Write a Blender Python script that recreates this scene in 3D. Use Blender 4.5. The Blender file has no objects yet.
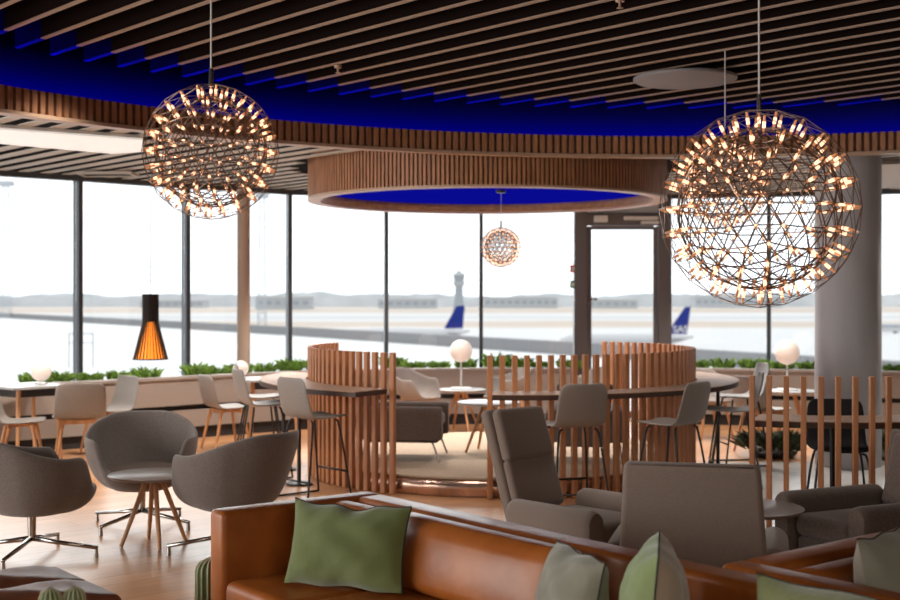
import bpy, bmesh, math, random
from math import sin, cos, pi, radians as R, atan2, sqrt
from mathutils import Vector, Matrix
random.seed(7)
SC = bpy.context.scene
COL = SC.collection
F = 1250.0; HOR = 297.0; EYE = 1.65

def at(px, d):                      # plan x of an image column at a depth
    return (px - 450.0) / F * d

# ------------------------------------------------------------------ materials
def lin(c):
    return tuple(((v / 12.92) if v <= 0.04045 else ((v + 0.055) / 1.055) ** 2.4) for v in c)

def mat(name, col, rough=0.6, metal=0.0, spec=0.5, emit=None, es=0.0, noise=None, bump=None, trans=0.0, sheen=0.0, coat=0.0):
    """col is linear rgb. noise=(scale, amount, stretch xyz); bump=(scale, strength)"""
    m = bpy.data.materials.new(name); m.use_nodes = True
    nt = m.node_tree; b = nt.nodes['Principled BSDF']
    b.inputs['Base Color'].default_value = (*col, 1)
    b.inputs['Roughness'].default_value = rough
    b.inputs['Metallic'].default_value = metal
    b.inputs['Specular IOR Level'].default_value = spec
    if trans: b.inputs['Transmission Weight'].default_value = trans
    if sheen: b.inputs['Sheen Weight'].default_value = sheen
    if coat: b.inputs['Coat Weight'].default_value = coat
    if emit:
        b.inputs['Emission Color'].default_value = (*emit, 1); b.inputs['Emission Strength'].default_value = es
    if noise or bump:
        tc = nt.nodes.new('ShaderNodeTexCoord')
    if noise:
        sc, am, st = noise
        mp = nt.nodes.new('ShaderNodeMapping'); mp.inputs['Scale'].default_value = st
        nt.links.new(tc.outputs['Object'], mp.inputs['Vector'])
        n = nt.nodes.new('ShaderNodeTexNoise'); n.inputs['Scale'].default_value = sc; n.inputs['Detail'].default_value = 4
        nt.links.new(mp.outputs['Vector'], n.inputs['Vector'])
        rp = nt.nodes.new('ShaderNodeValToRGB')
        rp.color_ramp.elements[0].position = 0.3; rp.color_ramp.elements[1].position = 0.7
        rp.color_ramp.elements[0].color = (*[max(0, c * (1 - am)) for c in col], 1)
        rp.color_ramp.elements[1].color = (*[min(1, c * (1 + am)) for c in col], 1)
        nt.links.new(n.outputs['Fac'], rp.inputs['Fac']); nt.links.new(rp.outputs['Color'], b.inputs['Base Color'])
    if bump:
        sc, s = bump
        n2 = nt.nodes.new('ShaderNodeTexNoise'); n2.inputs['Scale'].default_value = sc; n2.inputs['Detail'].default_value = 3
        nt.links.new(tc.outputs['Object'], n2.inputs['Vector'])
        bp = nt.nodes.new('ShaderNodeBump'); bp.inputs['Strength'].default_value = s; bp.inputs['Distance'].default_value = 0.01
        nt.links.new(n2.outputs['Fac'], bp.inputs['Height']); nt.links.new(bp.outputs['Normal'], b.inputs['Normal'])
    return m

M = {}
M['wood'] = mat('slat_wood', (0.44, 0.185, 0.078), 0.5, noise=(5, 0.3, (6, 6, 0.6)))
M['wood_dark'] = mat('ceiling_slat_wood', (0.27, 0.145, 0.08), 0.5, noise=(4, 0.25, (4, 4, 4)))
M['wood_ring'] = mat('ring_wood', (0.42, 0.195, 0.095), 0.5, noise=(5, 0.3, (6, 6, 0.6)))
M['wood_rim'] = mat('ring_rim_wood', (0.50, 0.33, 0.22), 0.4)
M['oak'] = mat('oak_leg', (0.50, 0.25, 0.11), 0.45, noise=(6, 0.25, (5, 5, 0.5)))
M['counter'] = mat('counter_top', (0.36, 0.22, 0.15), 0.55, spec=0.2, noise=(4, 0.2, (1, 6, 1)))
M['counter_edge'] = mat('counter_edge', (0.055, 0.024, 0.014), 0.5)
M['black'] = mat('black_void', (0.006, 0.006, 0.008), 0.9, spec=0.1)
M['cove'] = mat('cove_paint', (0.005, 0.005, 0.038), 0.9, spec=0.0)
M['pale_ceil'] = mat('perimeter_slat', (0.50, 0.47, 0.42), 0.6)
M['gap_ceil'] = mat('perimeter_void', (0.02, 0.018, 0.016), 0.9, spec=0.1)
M['steel_dark'] = mat('dark_frame', (0.075, 0.08, 0.09), 0.4, 0.3)
M['door_grey'] = mat('door_frame_grey', (0.155, 0.14, 0.145), 0.45, 0.2)
M['chrome'] = mat('chrome', (0.42, 0.40, 0.38), 0.18, 1.0)
M['steel_black'] = mat('black_steel', (0.02, 0.018, 0.018), 0.4, 0.5)
M['wire'] = mat('pendant_wire', (0.22, 0.15, 0.115), 0.3, 0.8)
M['copper'] = mat('copper_clip', (0.80, 0.36, 0.17), 0.3, 0.6, emit=(1.0, 0.42, 0.18), es=0.26)
M['led'] = mat('led_tip', (1, .7, .45), 0.4, emit=(1.0, 0.58, 0.36), es=1.6)
M['fab'] = mat('taupe_fabric', (0.215, 0.162, 0.134), 0.95, spec=0.15, noise=(220, 0.14, (1, 1, 1)), bump=(260, 0.3), sheen=0.25)
M['fab_d'] = mat('dark_taupe_fabric', (0.115, 0.083, 0.070), 0.95, spec=0.15, noise=(80, 0.2, (1, 1, 1)), bump=(260, 0.3), sheen=0.15)
M['fab_tub'] = mat('grey_wool', (0.165, 0.138, 0.126), 0.95, spec=0.15, noise=(90, 0.15, (1, 1, 1)), bump=(300, 0.25), sheen=0.3)
M['pad_d'] = mat('black_seat_pad', (0.022, 0.019, 0.021), 0.9, spec=0.1)
M['plast'] = mat('taupe_plastic', (0.25, 0.225, 0.205), 0.5, noise=(60, 0.06, (1, 1, 1)))
M['plast_d'] = mat('dark_taupe_plastic', (0.235, 0.197, 0.175), 0.55)
M['table_g'] = mat('grey_laminate', (0.22, 0.18, 0.165), 0.35)
M['table_w'] = mat('pale_laminate', (0.42, 0.43, 0.44), 0.45, spec=0.3)
M['table_dark'] = mat('dark_table_stand', (0.03, 0.028, 0.03), 0.6)
M['globe'] = mat('opal_glass', (0.62, 0.52, 0.46), 0.35, emit=(1.0, 0.80, 0.68), es=0.30)
M['white'] = mat('white_paint', (0.75, 0.75, 0.75), 0.5)
M['light_panel'] = mat('light_panel', (0.8, 0.8, 0.78), 0.5, emit=(1, 0.97, 0.92), es=0.42)
M['orange'] = mat('orange_diffuser', (0.85, 0.28, 0.03), 0.5, emit=(1.0, 0.25, 0.018), es=1.2)
M['shade_d'] = mat('dark_lamp_slat', (0.03, 0.022, 0.02), 0.6)
M['concrete'] = mat('grey_column_paint', (0.42, 0.395, 0.40), 0.55, noise=(3, 0.1, (1, 1, 0.4)))
M['col_warm'] = mat('warm_column_steel', (0.46, 0.34, 0.26), 0.5)
M['planter'] = mat('planter_board', (0.31, 0.26, 0.225), 0.55)
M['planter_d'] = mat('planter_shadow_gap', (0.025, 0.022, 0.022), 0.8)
M['soil'] = mat('soil', (0.03, 0.02, 0.012), 0.95)
M['leaf'] = mat('leaf_green', (0.24, 0.40, 0.075), 0.5, noise=(12, 0.45, (1, 1, 1)))
M['leaf_d'] = mat('dark_leaf', (0.02, 0.035, 0.012), 0.6, noise=(9, 0.6, (1, 1, 1)))
M['cactus'] = mat('cactus_skin', (0.10, 0.17, 0.055), 0.55)
M['cactus_d'] = mat('cactus_groove', (0.012, 0.018, 0.01), 0.8)
M['spine'] = mat('cactus_spine', (0.55, 0.5, 0.36), 0.6)
M['pot'] = mat('dark_pot', (0.03, 0.028, 0.028), 0.7)
M['carpet'] = mat('beige_carpet', (0.44, 0.34, 0.25), 0.95, spec=0.1, noise=(70, 0.12, (1, 1, 1)))
M['kick'] = mat('copper_kick_plate', (0.62, 0.42, 0.33), 0.22, 0.85, noise=(1.4, 0.3, (3, 3, 0.1)))
M['green'] = mat('sage_velvet', (0.135, 0.165, 0.060), 0.9, spec=0.2, noise=(7, 0.12, (1, 1, 1)), bump=(30, 0.25), sheen=0.4)
M['green2'] = mat('moss_velvet', (0.155, 0.175, 0.068), 0.9, spec=0.2, noise=(5, 0.15, (1, 1, 1)), bump=(40, 0.4), sheen=0.4)
M['green_p'] = mat('pale_sage_linen', (0.19, 0.245, 0.11), 0.9, spec=0.2, noise=(6, 0.1, (1, 1, 1)), bump=(40, 0.3), sheen=0.3)
M['grey_p'] = mat('grey_linen', (0.225, 0.22, 0.175), 0.9, spec=0.2, noise=(7, 0.1, (1, 1, 1)), bump=(40, 0.3), sheen=0.3)
M['taupe_p'] = mat('taupe_linen', (0.29, 0.24, 0.19), 0.9, spec=0.2, bump=(40, 0.3), sheen=0.3)
M['piping'] = mat('dark_piping', (0.02, 0.018, 0.014), 0.8)
M['red'] = mat('red_plastic', (0.75, 0.10, 0.02), 0.4)
M['greenbtn'] = mat('green_plastic', (0.05, 0.28, 0.08), 0.4)
M['snow'] = mat('snow', (0.53, 0.535, 0.54), 0.9, spec=0.0)
M['parapet'] = mat('grey_parapet', (0.218, 0.218, 0.225), 0.9, spec=0.0)
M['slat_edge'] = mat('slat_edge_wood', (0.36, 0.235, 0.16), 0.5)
M['slat_side'] = mat('slat_side_shade', (0.012, 0.008, 0.007), 0.9, spec=0.0)  # shade on the unlit slat sides is put into this near-black
M['slat_tip'] = mat('slat_tip_glow_paint', (0.003, 0.003, 0.07), 0.9, spec=0.0)  # blue LED glow painted onto the slat ends, dim on their sides
M['slat_tip_edge'] = mat('slat_tip_edge_glow_paint', (0.006, 0.008, 0.75), 0.9, spec=0.0)  # same painted LED glow, stronger on the undersides of the ends
M['disc'] = mat('disc_grey', (0.30, 0.29, 0.31), 0.8)
M['navy'] = mat('navy_livery', (0.011, 0.023, 0.164), 0.6, spec=0.1)
M['plane_w'] = mat('white_livery', (0.437, 0.437, 0.447), 0.5, spec=0.2)
M['far_tree'] = mat('far_trees_hazed', (0.50, 0.515, 0.53), 1.0, spec=0.0, noise=(0.02, 0.12, (1, 1, 1)))  # distance haze is mixed into this pale tree colour
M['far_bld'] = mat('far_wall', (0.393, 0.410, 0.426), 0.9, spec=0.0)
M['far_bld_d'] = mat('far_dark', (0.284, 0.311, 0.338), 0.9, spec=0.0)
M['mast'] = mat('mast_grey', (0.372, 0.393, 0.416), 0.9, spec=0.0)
M['wallp'] = mat('wall_paint', (0.16, 0.13, 0.11), 0.8)
M['stone'] = mat('pale_tile', (0.60, 0.58, 0.56), 0.18, noise=(3, 0.08, (1, 1, 1)))

# leather
def leather():
    m = mat('cognac_leather', (0.20, 0.055, 0.014), 0.36, spec=0.35)
    nt = m.node_tree; b = nt.nodes['Principled BSDF']
    tc = nt.nodes.new('ShaderNodeTexCoord')
    n = nt.nodes.new('ShaderNodeTexNoise'); n.inputs['Scale'].default_value = 5; n.inputs['Detail'].default_value = 6
    nt.links.new(tc.outputs['Object'], n.inputs['Vector'])
    rp = nt.nodes.new('ShaderNodeValToRGB')
    rp.color_ramp.elements[0].position = .3; rp.color_ramp.elements[0].color = (0.23, 0.060, 0.010, 1)
    rp.color_ramp.elements[1].position = .75; rp.color_ramp.elements[1].color = (0.39, 0.118, 0.021, 1)
    nt.links.new(n.outputs['Fac'], rp.inputs['Fac']); nt.links.new(rp.outputs['Color'], b.inputs['Base Color'])
    v = nt.nodes.new('ShaderNodeTexNoise'); v.inputs['Scale'].default_value = 120
    n3 = nt.nodes.new('ShaderNodeTexNoise'); n3.inputs['Scale'].default_value = 7
    nt.links.new(tc.outputs['Object'], v.inputs['Vector']); nt.links.new(tc.outputs['Object'], n3.inputs['Vector'])
    ad = nt.nodes.new('ShaderNodeMath'); ad.operation = 'MULTIPLY_ADD'; ad.inputs[1].default_value = 0.12
    nt.links.new(v.outputs['Fac'], ad.inputs[0]); nt.links.new(n3.outputs['Fac'], ad.inputs[2])
    bp = nt.nodes.new('ShaderNodeBump'); bp.inputs['Strength'].default_value = .22; bp.inputs['Distance'].default_value = .02
    nt.links.new(ad.outputs[0], bp.inputs['Height']); nt.links.new(bp.outputs['Normal'], b.inputs['Normal'])
    return m
M['leather'] = leather()
M['leather_d'] = mat('dark_leather', (0.21, 0.078, 0.042), 0.45, spec=0.22, noise=(5, 0.3, (1, 1, 1)), bump=(9, 0.3))

def floor_wood():
    m = mat('oak_floor', (0.45, 0.23, 0.1), 0.32)
    nt = m.node_tree; b = nt.nodes['Principled BSDF']
    tc = nt.nodes.new('ShaderNodeTexCoord'); mp = nt.nodes.new('ShaderNodeMapping')
    mp.inputs['Rotation'].default_value = (0, 0, -R(41.6))
    nt.links.new(tc.outputs['Object'], mp.inputs['Vector'])
    br = nt.nodes.new('ShaderNodeTexBrick')
    br.inputs['Color1'].default_value = (0.58, 0.30, 0.145, 1); br.inputs['Color2'].default_value = (0.48, 0.235, 0.105, 1)
    br.inputs['Mortar'].default_value = (0.25, 0.11, 0.05, 1)
    br.inputs['Scale'].default_value = 1; br.inputs['Mortar Size'].default_value = 0.003
    br.inputs['Brick Width'].default_value = 2.0; br.inputs['Row Height'].default_value = 0.19
    nt.links.new(mp.outputs['Vector'], br.inputs['Vector'])
    mp2 = nt.nodes.new('ShaderNodeMapping'); mp2.inputs['Scale'].default_value = (1.2, 14, 1)
    nt.links.new(mp.outputs['Vector'], mp2.inputs['Vector'])
    n = nt.nodes.new('ShaderNodeTexNoise'); n.inputs['Scale'].default_value = 2.5; n.inputs['Detail'].default_value = 6
    nt.links.new(mp2.outputs['Vector'], n.inputs['Vector'])
    mx = nt.nodes.new('ShaderNodeMixRGB'); mx.blend_type = 'OVERLAY'; mx.inputs[0].default_value = 0.35
    nt.links.new(br.outputs['Color'], mx.inputs[1]); nt.links.new(n.outputs['Fac'], mx.inputs[2])
    nt.links.new(mx.outputs[0], b.inputs['Base Color'])
    return m
M['floor'] = floor_wood()

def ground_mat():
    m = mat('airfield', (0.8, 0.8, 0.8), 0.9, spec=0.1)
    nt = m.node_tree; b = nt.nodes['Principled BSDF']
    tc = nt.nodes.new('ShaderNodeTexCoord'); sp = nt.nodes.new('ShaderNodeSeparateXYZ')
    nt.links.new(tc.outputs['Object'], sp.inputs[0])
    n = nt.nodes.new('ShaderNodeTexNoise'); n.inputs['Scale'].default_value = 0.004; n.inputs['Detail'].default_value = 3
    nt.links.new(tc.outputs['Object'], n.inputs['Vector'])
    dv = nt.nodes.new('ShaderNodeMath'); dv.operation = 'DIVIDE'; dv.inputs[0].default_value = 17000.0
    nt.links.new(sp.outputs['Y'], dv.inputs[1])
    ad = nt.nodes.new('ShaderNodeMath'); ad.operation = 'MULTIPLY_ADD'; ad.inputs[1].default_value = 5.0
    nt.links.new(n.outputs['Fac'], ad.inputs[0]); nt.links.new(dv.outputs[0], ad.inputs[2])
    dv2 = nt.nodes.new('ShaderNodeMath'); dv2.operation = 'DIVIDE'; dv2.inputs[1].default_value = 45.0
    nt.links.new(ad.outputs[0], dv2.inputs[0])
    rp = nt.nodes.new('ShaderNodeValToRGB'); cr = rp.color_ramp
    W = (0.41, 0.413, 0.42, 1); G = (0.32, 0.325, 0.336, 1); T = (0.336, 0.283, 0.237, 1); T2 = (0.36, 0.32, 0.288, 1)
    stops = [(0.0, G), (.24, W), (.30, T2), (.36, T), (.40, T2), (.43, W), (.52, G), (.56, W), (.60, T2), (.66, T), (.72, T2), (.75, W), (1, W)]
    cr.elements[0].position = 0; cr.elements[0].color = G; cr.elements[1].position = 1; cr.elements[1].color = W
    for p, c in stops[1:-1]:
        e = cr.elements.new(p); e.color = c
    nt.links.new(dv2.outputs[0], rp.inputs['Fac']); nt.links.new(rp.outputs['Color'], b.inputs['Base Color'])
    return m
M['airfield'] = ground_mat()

def glass():
    m = bpy.data.materials.new('window_glass'); m.use_nodes = True
    nt = m.node_tree; nt.nodes.clear()
    o = nt.nodes.new('ShaderNodeOutputMaterial'); t = nt.nodes.new('ShaderNodeBsdfTransparent'); g = nt.nodes.new('ShaderNodeBsdfGlossy')
    t.inputs['Color'].default_value = (0.97, 0.985, 0.985, 1); g.inputs['Roughness'].default_value = 0.0
    fr = nt.nodes.new('ShaderNodeFresnel'); fr.inputs['IOR'].default_value = 1.5
    mx = nt.nodes.new('ShaderNodeMixShader')
    nt.links.new(fr.outputs[0], mx.inputs[0]); nt.links.new(t.outputs[0], mx.inputs[1]); nt.links.new(g.outputs[0], mx.inputs[2])
    nt.links.new(mx.outputs[0], o.inputs['Surface'])
    return m
M['glass'] = glass()
M['blue_led'] = mat('blue_led', (0, 0.01, 0.5), 0.5, emit=(0.0, 0.002, 1.0), es=20)
M['blue_panel'] = mat('blue_lit_panel', (0.0, 0.0, 0.05), 0.9, spec=0.0, emit=(0.003, 0.004, 0.30), es=0.75)

# ------------------------------------------------------------------ mesh helpers
def NB(): return bmesh.new()

def bx(bm, c, s, mtx=None, bev=0.0, seg=2):
    """axis box centred at c with full size s, optional extra matrix, optional bevel"""
    t = bmesh.new()
    bmesh.ops.create_cube(t, size=1.0)
    bmesh.ops.scale(t, vec=s, verts=t.verts)
    if bev > 0:
        bmesh.ops.bevel(t, geom=t.edges[:], offset=min(bev, min(s) * 0.49), segments=seg, profile=0.5, affect='EDGES')
    bmesh.ops.translate(t, vec=c, verts=t.verts)
    if mtx is not None: bmesh.ops.transform(t, matrix=mtx, verts=t.verts)
    merge(bm, t)

def merge(bm, t):
    me = bpy.data.meshes.new('t'); t.to_mesh(me); t.free(); bm.from_mesh(me); bpy.data.meshes.remove(me)

def rod(bm, a, b, r1, r2=None, n=10, caps=True):
    a = Vector(a); b = Vector(b); r2 = r1 if r2 is None else r2
    d = (b - a); L = d.length
    if L < 1e-6: return
    d.normalize()
    u = d.orthogonal().normalized(); v = d.cross(u)
    A = [bm.verts.new(a + (u * cos(2 * pi * i / n) + v * sin(2 * pi * i / n)) * r1) for i in range(n)]
    B = [bm.verts.new(b + (u * cos(2 * pi * i / n) + v * sin(2 * pi * i / n)) * r2) for i in range(n)]
    for i in range(n):
        bm.faces.new((A[i], A[(i + 1) % n], B[(i + 1) % n], B[i]))
    if caps:
        bm.faces.new(A[::-1]); bm.faces.new(B)

def tube(bm, pts, r, n=8, closed=False):
    pts = [Vector(p) for p in pts]; N = len(pts)
    rings = []; u = None
    for i, p in enumerate(pts):
        if closed: d = pts[(i + 1) % N] - pts[i - 1]
        else: d = pts[min(i + 1, N - 1)] - pts[max(i - 1, 0)]
        d.normalize()
        if u is None: u = d.orthogonal().normalized()
        u = (u - d * u.dot(d)).normalized(); v = d.cross(u)
        rr = r[i] if isinstance(r, (list, tuple)) else r
        rings.append([bm.verts.new(p + (u * cos(2 * pi * k / n) + v * sin(2 * pi * k / n)) * rr) for k in range(n)])
    for i in range(N if closed else N - 1):
        A = rings[i]; B = rings[(i + 1) % N]
        for k in range(n): bm.faces.new((A[k], A[(k + 1) % n], B[(k + 1) % n], B[k]))
    if not closed:
        bm.faces.new(rings[0][::-1]); bm.faces.new(rings[-1])

def smooth_path(pts, it=2):
    pts = [Vector(p) for p in pts]
    for _ in range(it):
        q = [pts[0]]
        for a, b in zip(pts, pts[1:]):
            q += [a * .75 + b * .25, a * .25 + b * .75]
        q.append(pts[-1]); pts = q
    return pts

def lathe(bm, prof, n=32, c=(0, 0, 0), cap0=True, cap1=True):
    c = Vector(c); rings = []
    for r, z in prof:
        if r < 1e-5: rings.append([bm.verts.new(c + Vector((0, 0, z)))])
        else: rings.append([bm.verts.new(c + Vector((r * cos(2 * pi * k / n), r * sin(2 * pi * k / n), z))) for k in range(n)])
    for A, B in zip(rings, rings[1:]):
        for k in range(n):
            k2 = (k + 1) % n
            if len(A) == 1 and len(B) > 1: bm.faces.new((A[0], B[k2], B[k]))
            elif len(B) == 1 and len(A) > 1: bm.faces.new((A[k], A[k2], B[0]))
            elif len(A) > 1: bm.faces.new((A[k], A[k2], B[k2], B[k]))
    if cap0 and len(rings[0]) > 1: bm.faces.new(rings[0][::-1])
    if cap1 and len(rings[-1]) > 1: bm.faces.new(rings[-1])

def prism(bm, poly, z0, z1, zf=None):
    n = len(poly)
    A = [bm.verts.new((x, y, z0 + (zf(x, y) if zf else 0))) for x, y in poly]
    B = [bm.verts.new((x, y, z1 + (zf(x, y) if zf else 0))) for x, y in poly]
    for i in range(n): bm.faces.new((A[i], A[(i + 1) % n], B[(i + 1) % n], B[i]))
    bm.faces.new(A[::-1]); bm.faces.new(B)

def annulus(bm, c, r0, r1, a0, a1, z0, z1, n=48):
    """arc-shaped slab"""
    full = abs(a1 - a0) >= 2 * pi - 1e-6
    vs = []
    for i in range(n if full else n + 1):
        a = a0 + (a1 - a0) * i / n
        ca, sa = cos(a), sin(a)
        vs.append([bm.verts.new((c[0] + r * ca, c[1] + r * sa, z)) for r, z in ((r0, z0), (r1, z0), (r1, z1), (r0, z1))])
    m = len(vs)
    for i in range(m if full else m - 1):
        A = vs[i]; B = vs[(i + 1) % m]
        for k in range(4): bm.faces.new((A[k], A[(k + 1) % 4], B[(k + 1) % 4], B[k]))
    if not full:
        bm.faces.new(vs[0]); bm.faces.new(vs[-1][::-1])

def obj(name, bm, m, parent=None, smooth=False, mods=(), loc=None, rot=None):
    bmesh.ops.recalc_face_normals(bm, faces=bm.faces)
    me = bpy.data.meshes.new(name); bm.to_mesh(me); bm.free()
    ms = m if isinstance(m, (list, tuple)) else [m]
    for q in ms: me.materials.append(q)
    if smooth:
        for p in me.polygons: p.use_smooth = True
        if smooth == 'auto':
            try: me.set_sharp_from_angle(angle=R(40))
            except Exception: pass
    o = bpy.data.objects.new(name, me); COL.objects.link(o)
    if parent: o.parent = parent
    if loc is not None: o.location = loc
    if rot is not None: o.rotation_euler = rot
    for kind, val in mods:
        md = o.modifiers.new(kind.lower(), kind)
        if kind == 'SOLIDIFY': md.thickness = val; md.offset = 0
        if kind == 'SUBSURF': md.levels = val; md.render_levels = val
    return o

def tag(o, label=None, cat=None, group=None, kind=None):
    if label: o['label'] = label
    if cat: o['category'] = cat
    if group: o['group'] = group
    if kind: o['kind'] = kind
    return o

def thing(name, label, cat, loc=(0, 0, 0), rz=0.0, group=None):
    o = bpy.data.objects.new(name, None); COL.objects.link(o)
    o.empty_display_size = 0.1
    o.location = loc; o.rotation_euler = (0, 0, rz)
    return tag(o, label, cat, group)

def struct(name, bm, m, parent=None, smooth=False):
    o = obj(name, bm, m, parent, smooth)
    if parent is None: o['kind'] = 'structure'
    return o

def dup(root, loc, rz, label, group=None, cat=None):
    r = root.copy(); COL.objects.link(r); r.location = loc; r.rotation_euler = (0, 0, rz)
    r['label'] = label
    if group: r['group'] = group
    for ch in list(root.children):
        c = ch.copy(); COL.objects.link(c); c.parent = r
        for g in list(ch.children):
            d = g.copy(); COL.objects.link(d); d.parent = c
    return r

def head(fx, fy):                    # rotation that turns local +Y to (fx, fy)
    return atan2(fy, fx) - pi / 2

# ------------------------------------------------------------------ room geometry
BC = (2.0, 5.42); BR = 6.10          # big ceiling ring
RC = (0.40, 13.60); RR = 1.93        # hanging ring
PC = (0.485, 12.0); PR = 1.775          # booth platform
FC = (2.75, 10.15); FR = 1.90        # second booth
SD = Vector((-0.664, 0.748)).normalized()      # ceiling slat direction
SN = Vector((0.748, 0.664)).normalized()
WL = [(-60, 13.3), (78, 14.3), (186, 15.3), (289, 16.2), (386, 16.7), (481, 16.9), (580, 16.9), (664, 16.9), (769, 16.6), (870, 16.2), (985, 15.7)]
WP = [Vector((at(px, d), d)) for px, d in WL]
WP = [WP[0] + (WP[0] - WP[1]) * 1.0] + WP + [WP[-1] + (WP[-1] - WP[-2]) * 1.5]

def facade_y(x):
    for a, b in zip(WP, WP[1:]):
        if a.x <= x <= b.x: return a.y + (b.y - a.y) * (x - a.x) / (b.x - a.x) - .05
    return WP[0].y + (x - WP[0].x) if x < WP[0].x else 14.8
def ceil_z(x, y): return 3.03

# floor
bm = NB(); prism(bm, [(-9, -5), (11, -5), (11, 16.2)] + [(p.x, p.y + .1) for p in reversed(WP)] + [(-9, 12)], -0.1, 0.0)
struct('floor', bm, M['floor'])
bm = NB()
poly = []
for k in range(13):
    a = R(-62 + k * 74 / 12); poly.append((PC[0] + 2.06 * cos(a), PC[1] + 2.06 * sin(a)))
prism(bm, poly + [(8.5, 12.9), (8.5, 8.3), (1.6, 8.3)], 0.0005, 0.004)
struct('floor', bm, M['stone'])

# back and side walls
bm = NB(); bx(bm, (1, -5.1, 1.9), (20, .2, 3.8)); struct('wall_back', bm, M['wallp'])
bm = NB(); bx(bm, (11.1, 5.5, 1.9), (.2, 21.4, 3.8)); struct('wall_right', bm, M['wallp'])

# upper ceiling inside the big ring
bm = NB()
lathe(bm, [(0.0, 3.78), (BR + .29, 3.78), (BR + .29, 3.86), (0, 3.86)], 96, (BC[0], BC[1], 0))
ceiling = struct('ceiling', bm, M['black'])
bm = NB()
a = -BR
RE = BR - 0.24
bm2 = NB(); bm3 = NB(); bm4 = NB()
sp = 0.282
k = -int(RE / sp)
while k * sp < RE:
    off = k * sp + 0.06
    if abs(off) < RE - .02:
        h = sqrt(RE * RE - off * off)
        c = Vector(BC) + SN * off
        ang = atan2(SD.y, SD.x)
        mt = Matrix.Translation((c.x, c.y, 0)) @ Matrix.Rotation(ang, 4, 'Z')
        tl = min(.42, h * .5)
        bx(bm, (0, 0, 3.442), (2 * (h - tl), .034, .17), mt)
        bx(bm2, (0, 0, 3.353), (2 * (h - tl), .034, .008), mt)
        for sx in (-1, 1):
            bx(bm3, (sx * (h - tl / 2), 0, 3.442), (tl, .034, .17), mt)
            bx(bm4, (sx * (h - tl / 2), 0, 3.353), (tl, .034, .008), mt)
    k += 1
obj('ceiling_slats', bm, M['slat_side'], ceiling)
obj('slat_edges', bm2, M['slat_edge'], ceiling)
obj('slat_glow_tips', bm3, M['slat_tip'], ceiling)
obj('slat_glow_tip_edges', bm4, M['slat_tip_edge'], ceiling)
# cove wall of the recess
bm = NB(); annulus(bm, BC, BR + .24, BR + .29, 0, 2 * pi, 3.02, 3.78, 128)
obj('cove_wall', bm, M['cove'], ceiling, True)

# big ring with vertical slats
bm = NB(); annulus(bm, BC, BR + .04, BR + .08, 0, 2 * pi, 2.955, 3.132, 160)
trim = struct('trim_1', bm, M['wood_dark'])
bm = NB()
N = 560
for i in range(N):
    a = 2 * pi * i / N
    mt = Matrix.Translation((BC[0], BC[1], 0)) @ Matrix.Rotation(a, 4, 'Z')
    bx(bm, (BR + .015, 0, 3.05), (.04, .042, .165), mt)
obj('slat_band', bm, M['wood_ring'], trim)
bm = NB(); annulus(bm, BC, BR - .02, BR + .10, 0, 2 * pi, 2.935, 2.962, 160)
obj('bottom_rim', bm, M['wood_rim'], trim)
bm = NB(); annulus(bm, BC, BR + .07, BR + .28, 0, 2 * pi, 3.0, 3.03, 128)
obj('cove_ledge', bm, M['cove'], trim)
bm = NB(); annulus(bm, BC, BR + .13, BR + .17, 0, 2 * pi, 3.095, 3.12, 128)
obj('led_strip', bm, M['blue_led'], trim)

# perimeter ceiling: void panel above, sloping slats below, open around the big ring
bm = NB()
n = 96
inn = []; out = []
for i in range(n):
    a = 2 * pi * i / n
    x, y = BC[0] + (BR + .30) * cos(a), BC[1] + (BR + .30) * sin(a)
    r_ = BR + .5
    while True:
        X = BC[0] + r_ * cos(a); Y = BC[1] + r_ * sin(a)
        if X < -9 or X > 11.2 or Y < -5.2 or (Y > 8 and Y > facade_y(X) + .12): break
        r_ += .05
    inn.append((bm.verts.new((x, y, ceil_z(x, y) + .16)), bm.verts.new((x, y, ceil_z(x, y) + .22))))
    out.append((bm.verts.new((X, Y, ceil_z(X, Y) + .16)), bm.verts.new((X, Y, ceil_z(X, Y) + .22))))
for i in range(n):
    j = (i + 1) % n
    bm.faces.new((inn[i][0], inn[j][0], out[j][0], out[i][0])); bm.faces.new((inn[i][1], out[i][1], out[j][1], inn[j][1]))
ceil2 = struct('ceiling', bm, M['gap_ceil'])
bm = NB()
def inside_ring(p, rc, rr): return (p - Vector(rc)).length < rr
def seg_pieces(c, lo, hi):
    """pieces of the line c + t*SD that lie outside both ceiling rings"""
    pts = []; t = lo; run = None; out = []
    while t <= hi + 1e-6:
        p = c + SD * t
        ok = not inside_ring(p, BC, BR + .32) and not inside_ring(p, RC, RR + .12) and -8.5 < p.x < 11 and p.y < facade_y(p.x) and p.y > 4
        if ok and run is None: run = t
        if not ok and run is not None: out.append((run, t - .08)); run = None
        t += .08
    if run is not None: out.append((run, hi))
    return out
off = -6.0
while off < 13.5:
    c = Vector((2.0, 10.0)) + SN * off
    for t0, t1 in seg_pieces(c, -14, 16):
        if t1 - t0 < .2: continue
        p, q = c + SD * t0, c + SD * t1
        w = SN * .058
        zf = lambda x, y: ceil_z(x, y)
        prism(bm, [(p - w)[:], (p + w)[:], (q + w)[:], (q - w)[:]], 0.0, 0.008, zf)
    off += 0.25
obj('ceiling_slats', bm, M['pale_ceil'], ceil2)

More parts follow.
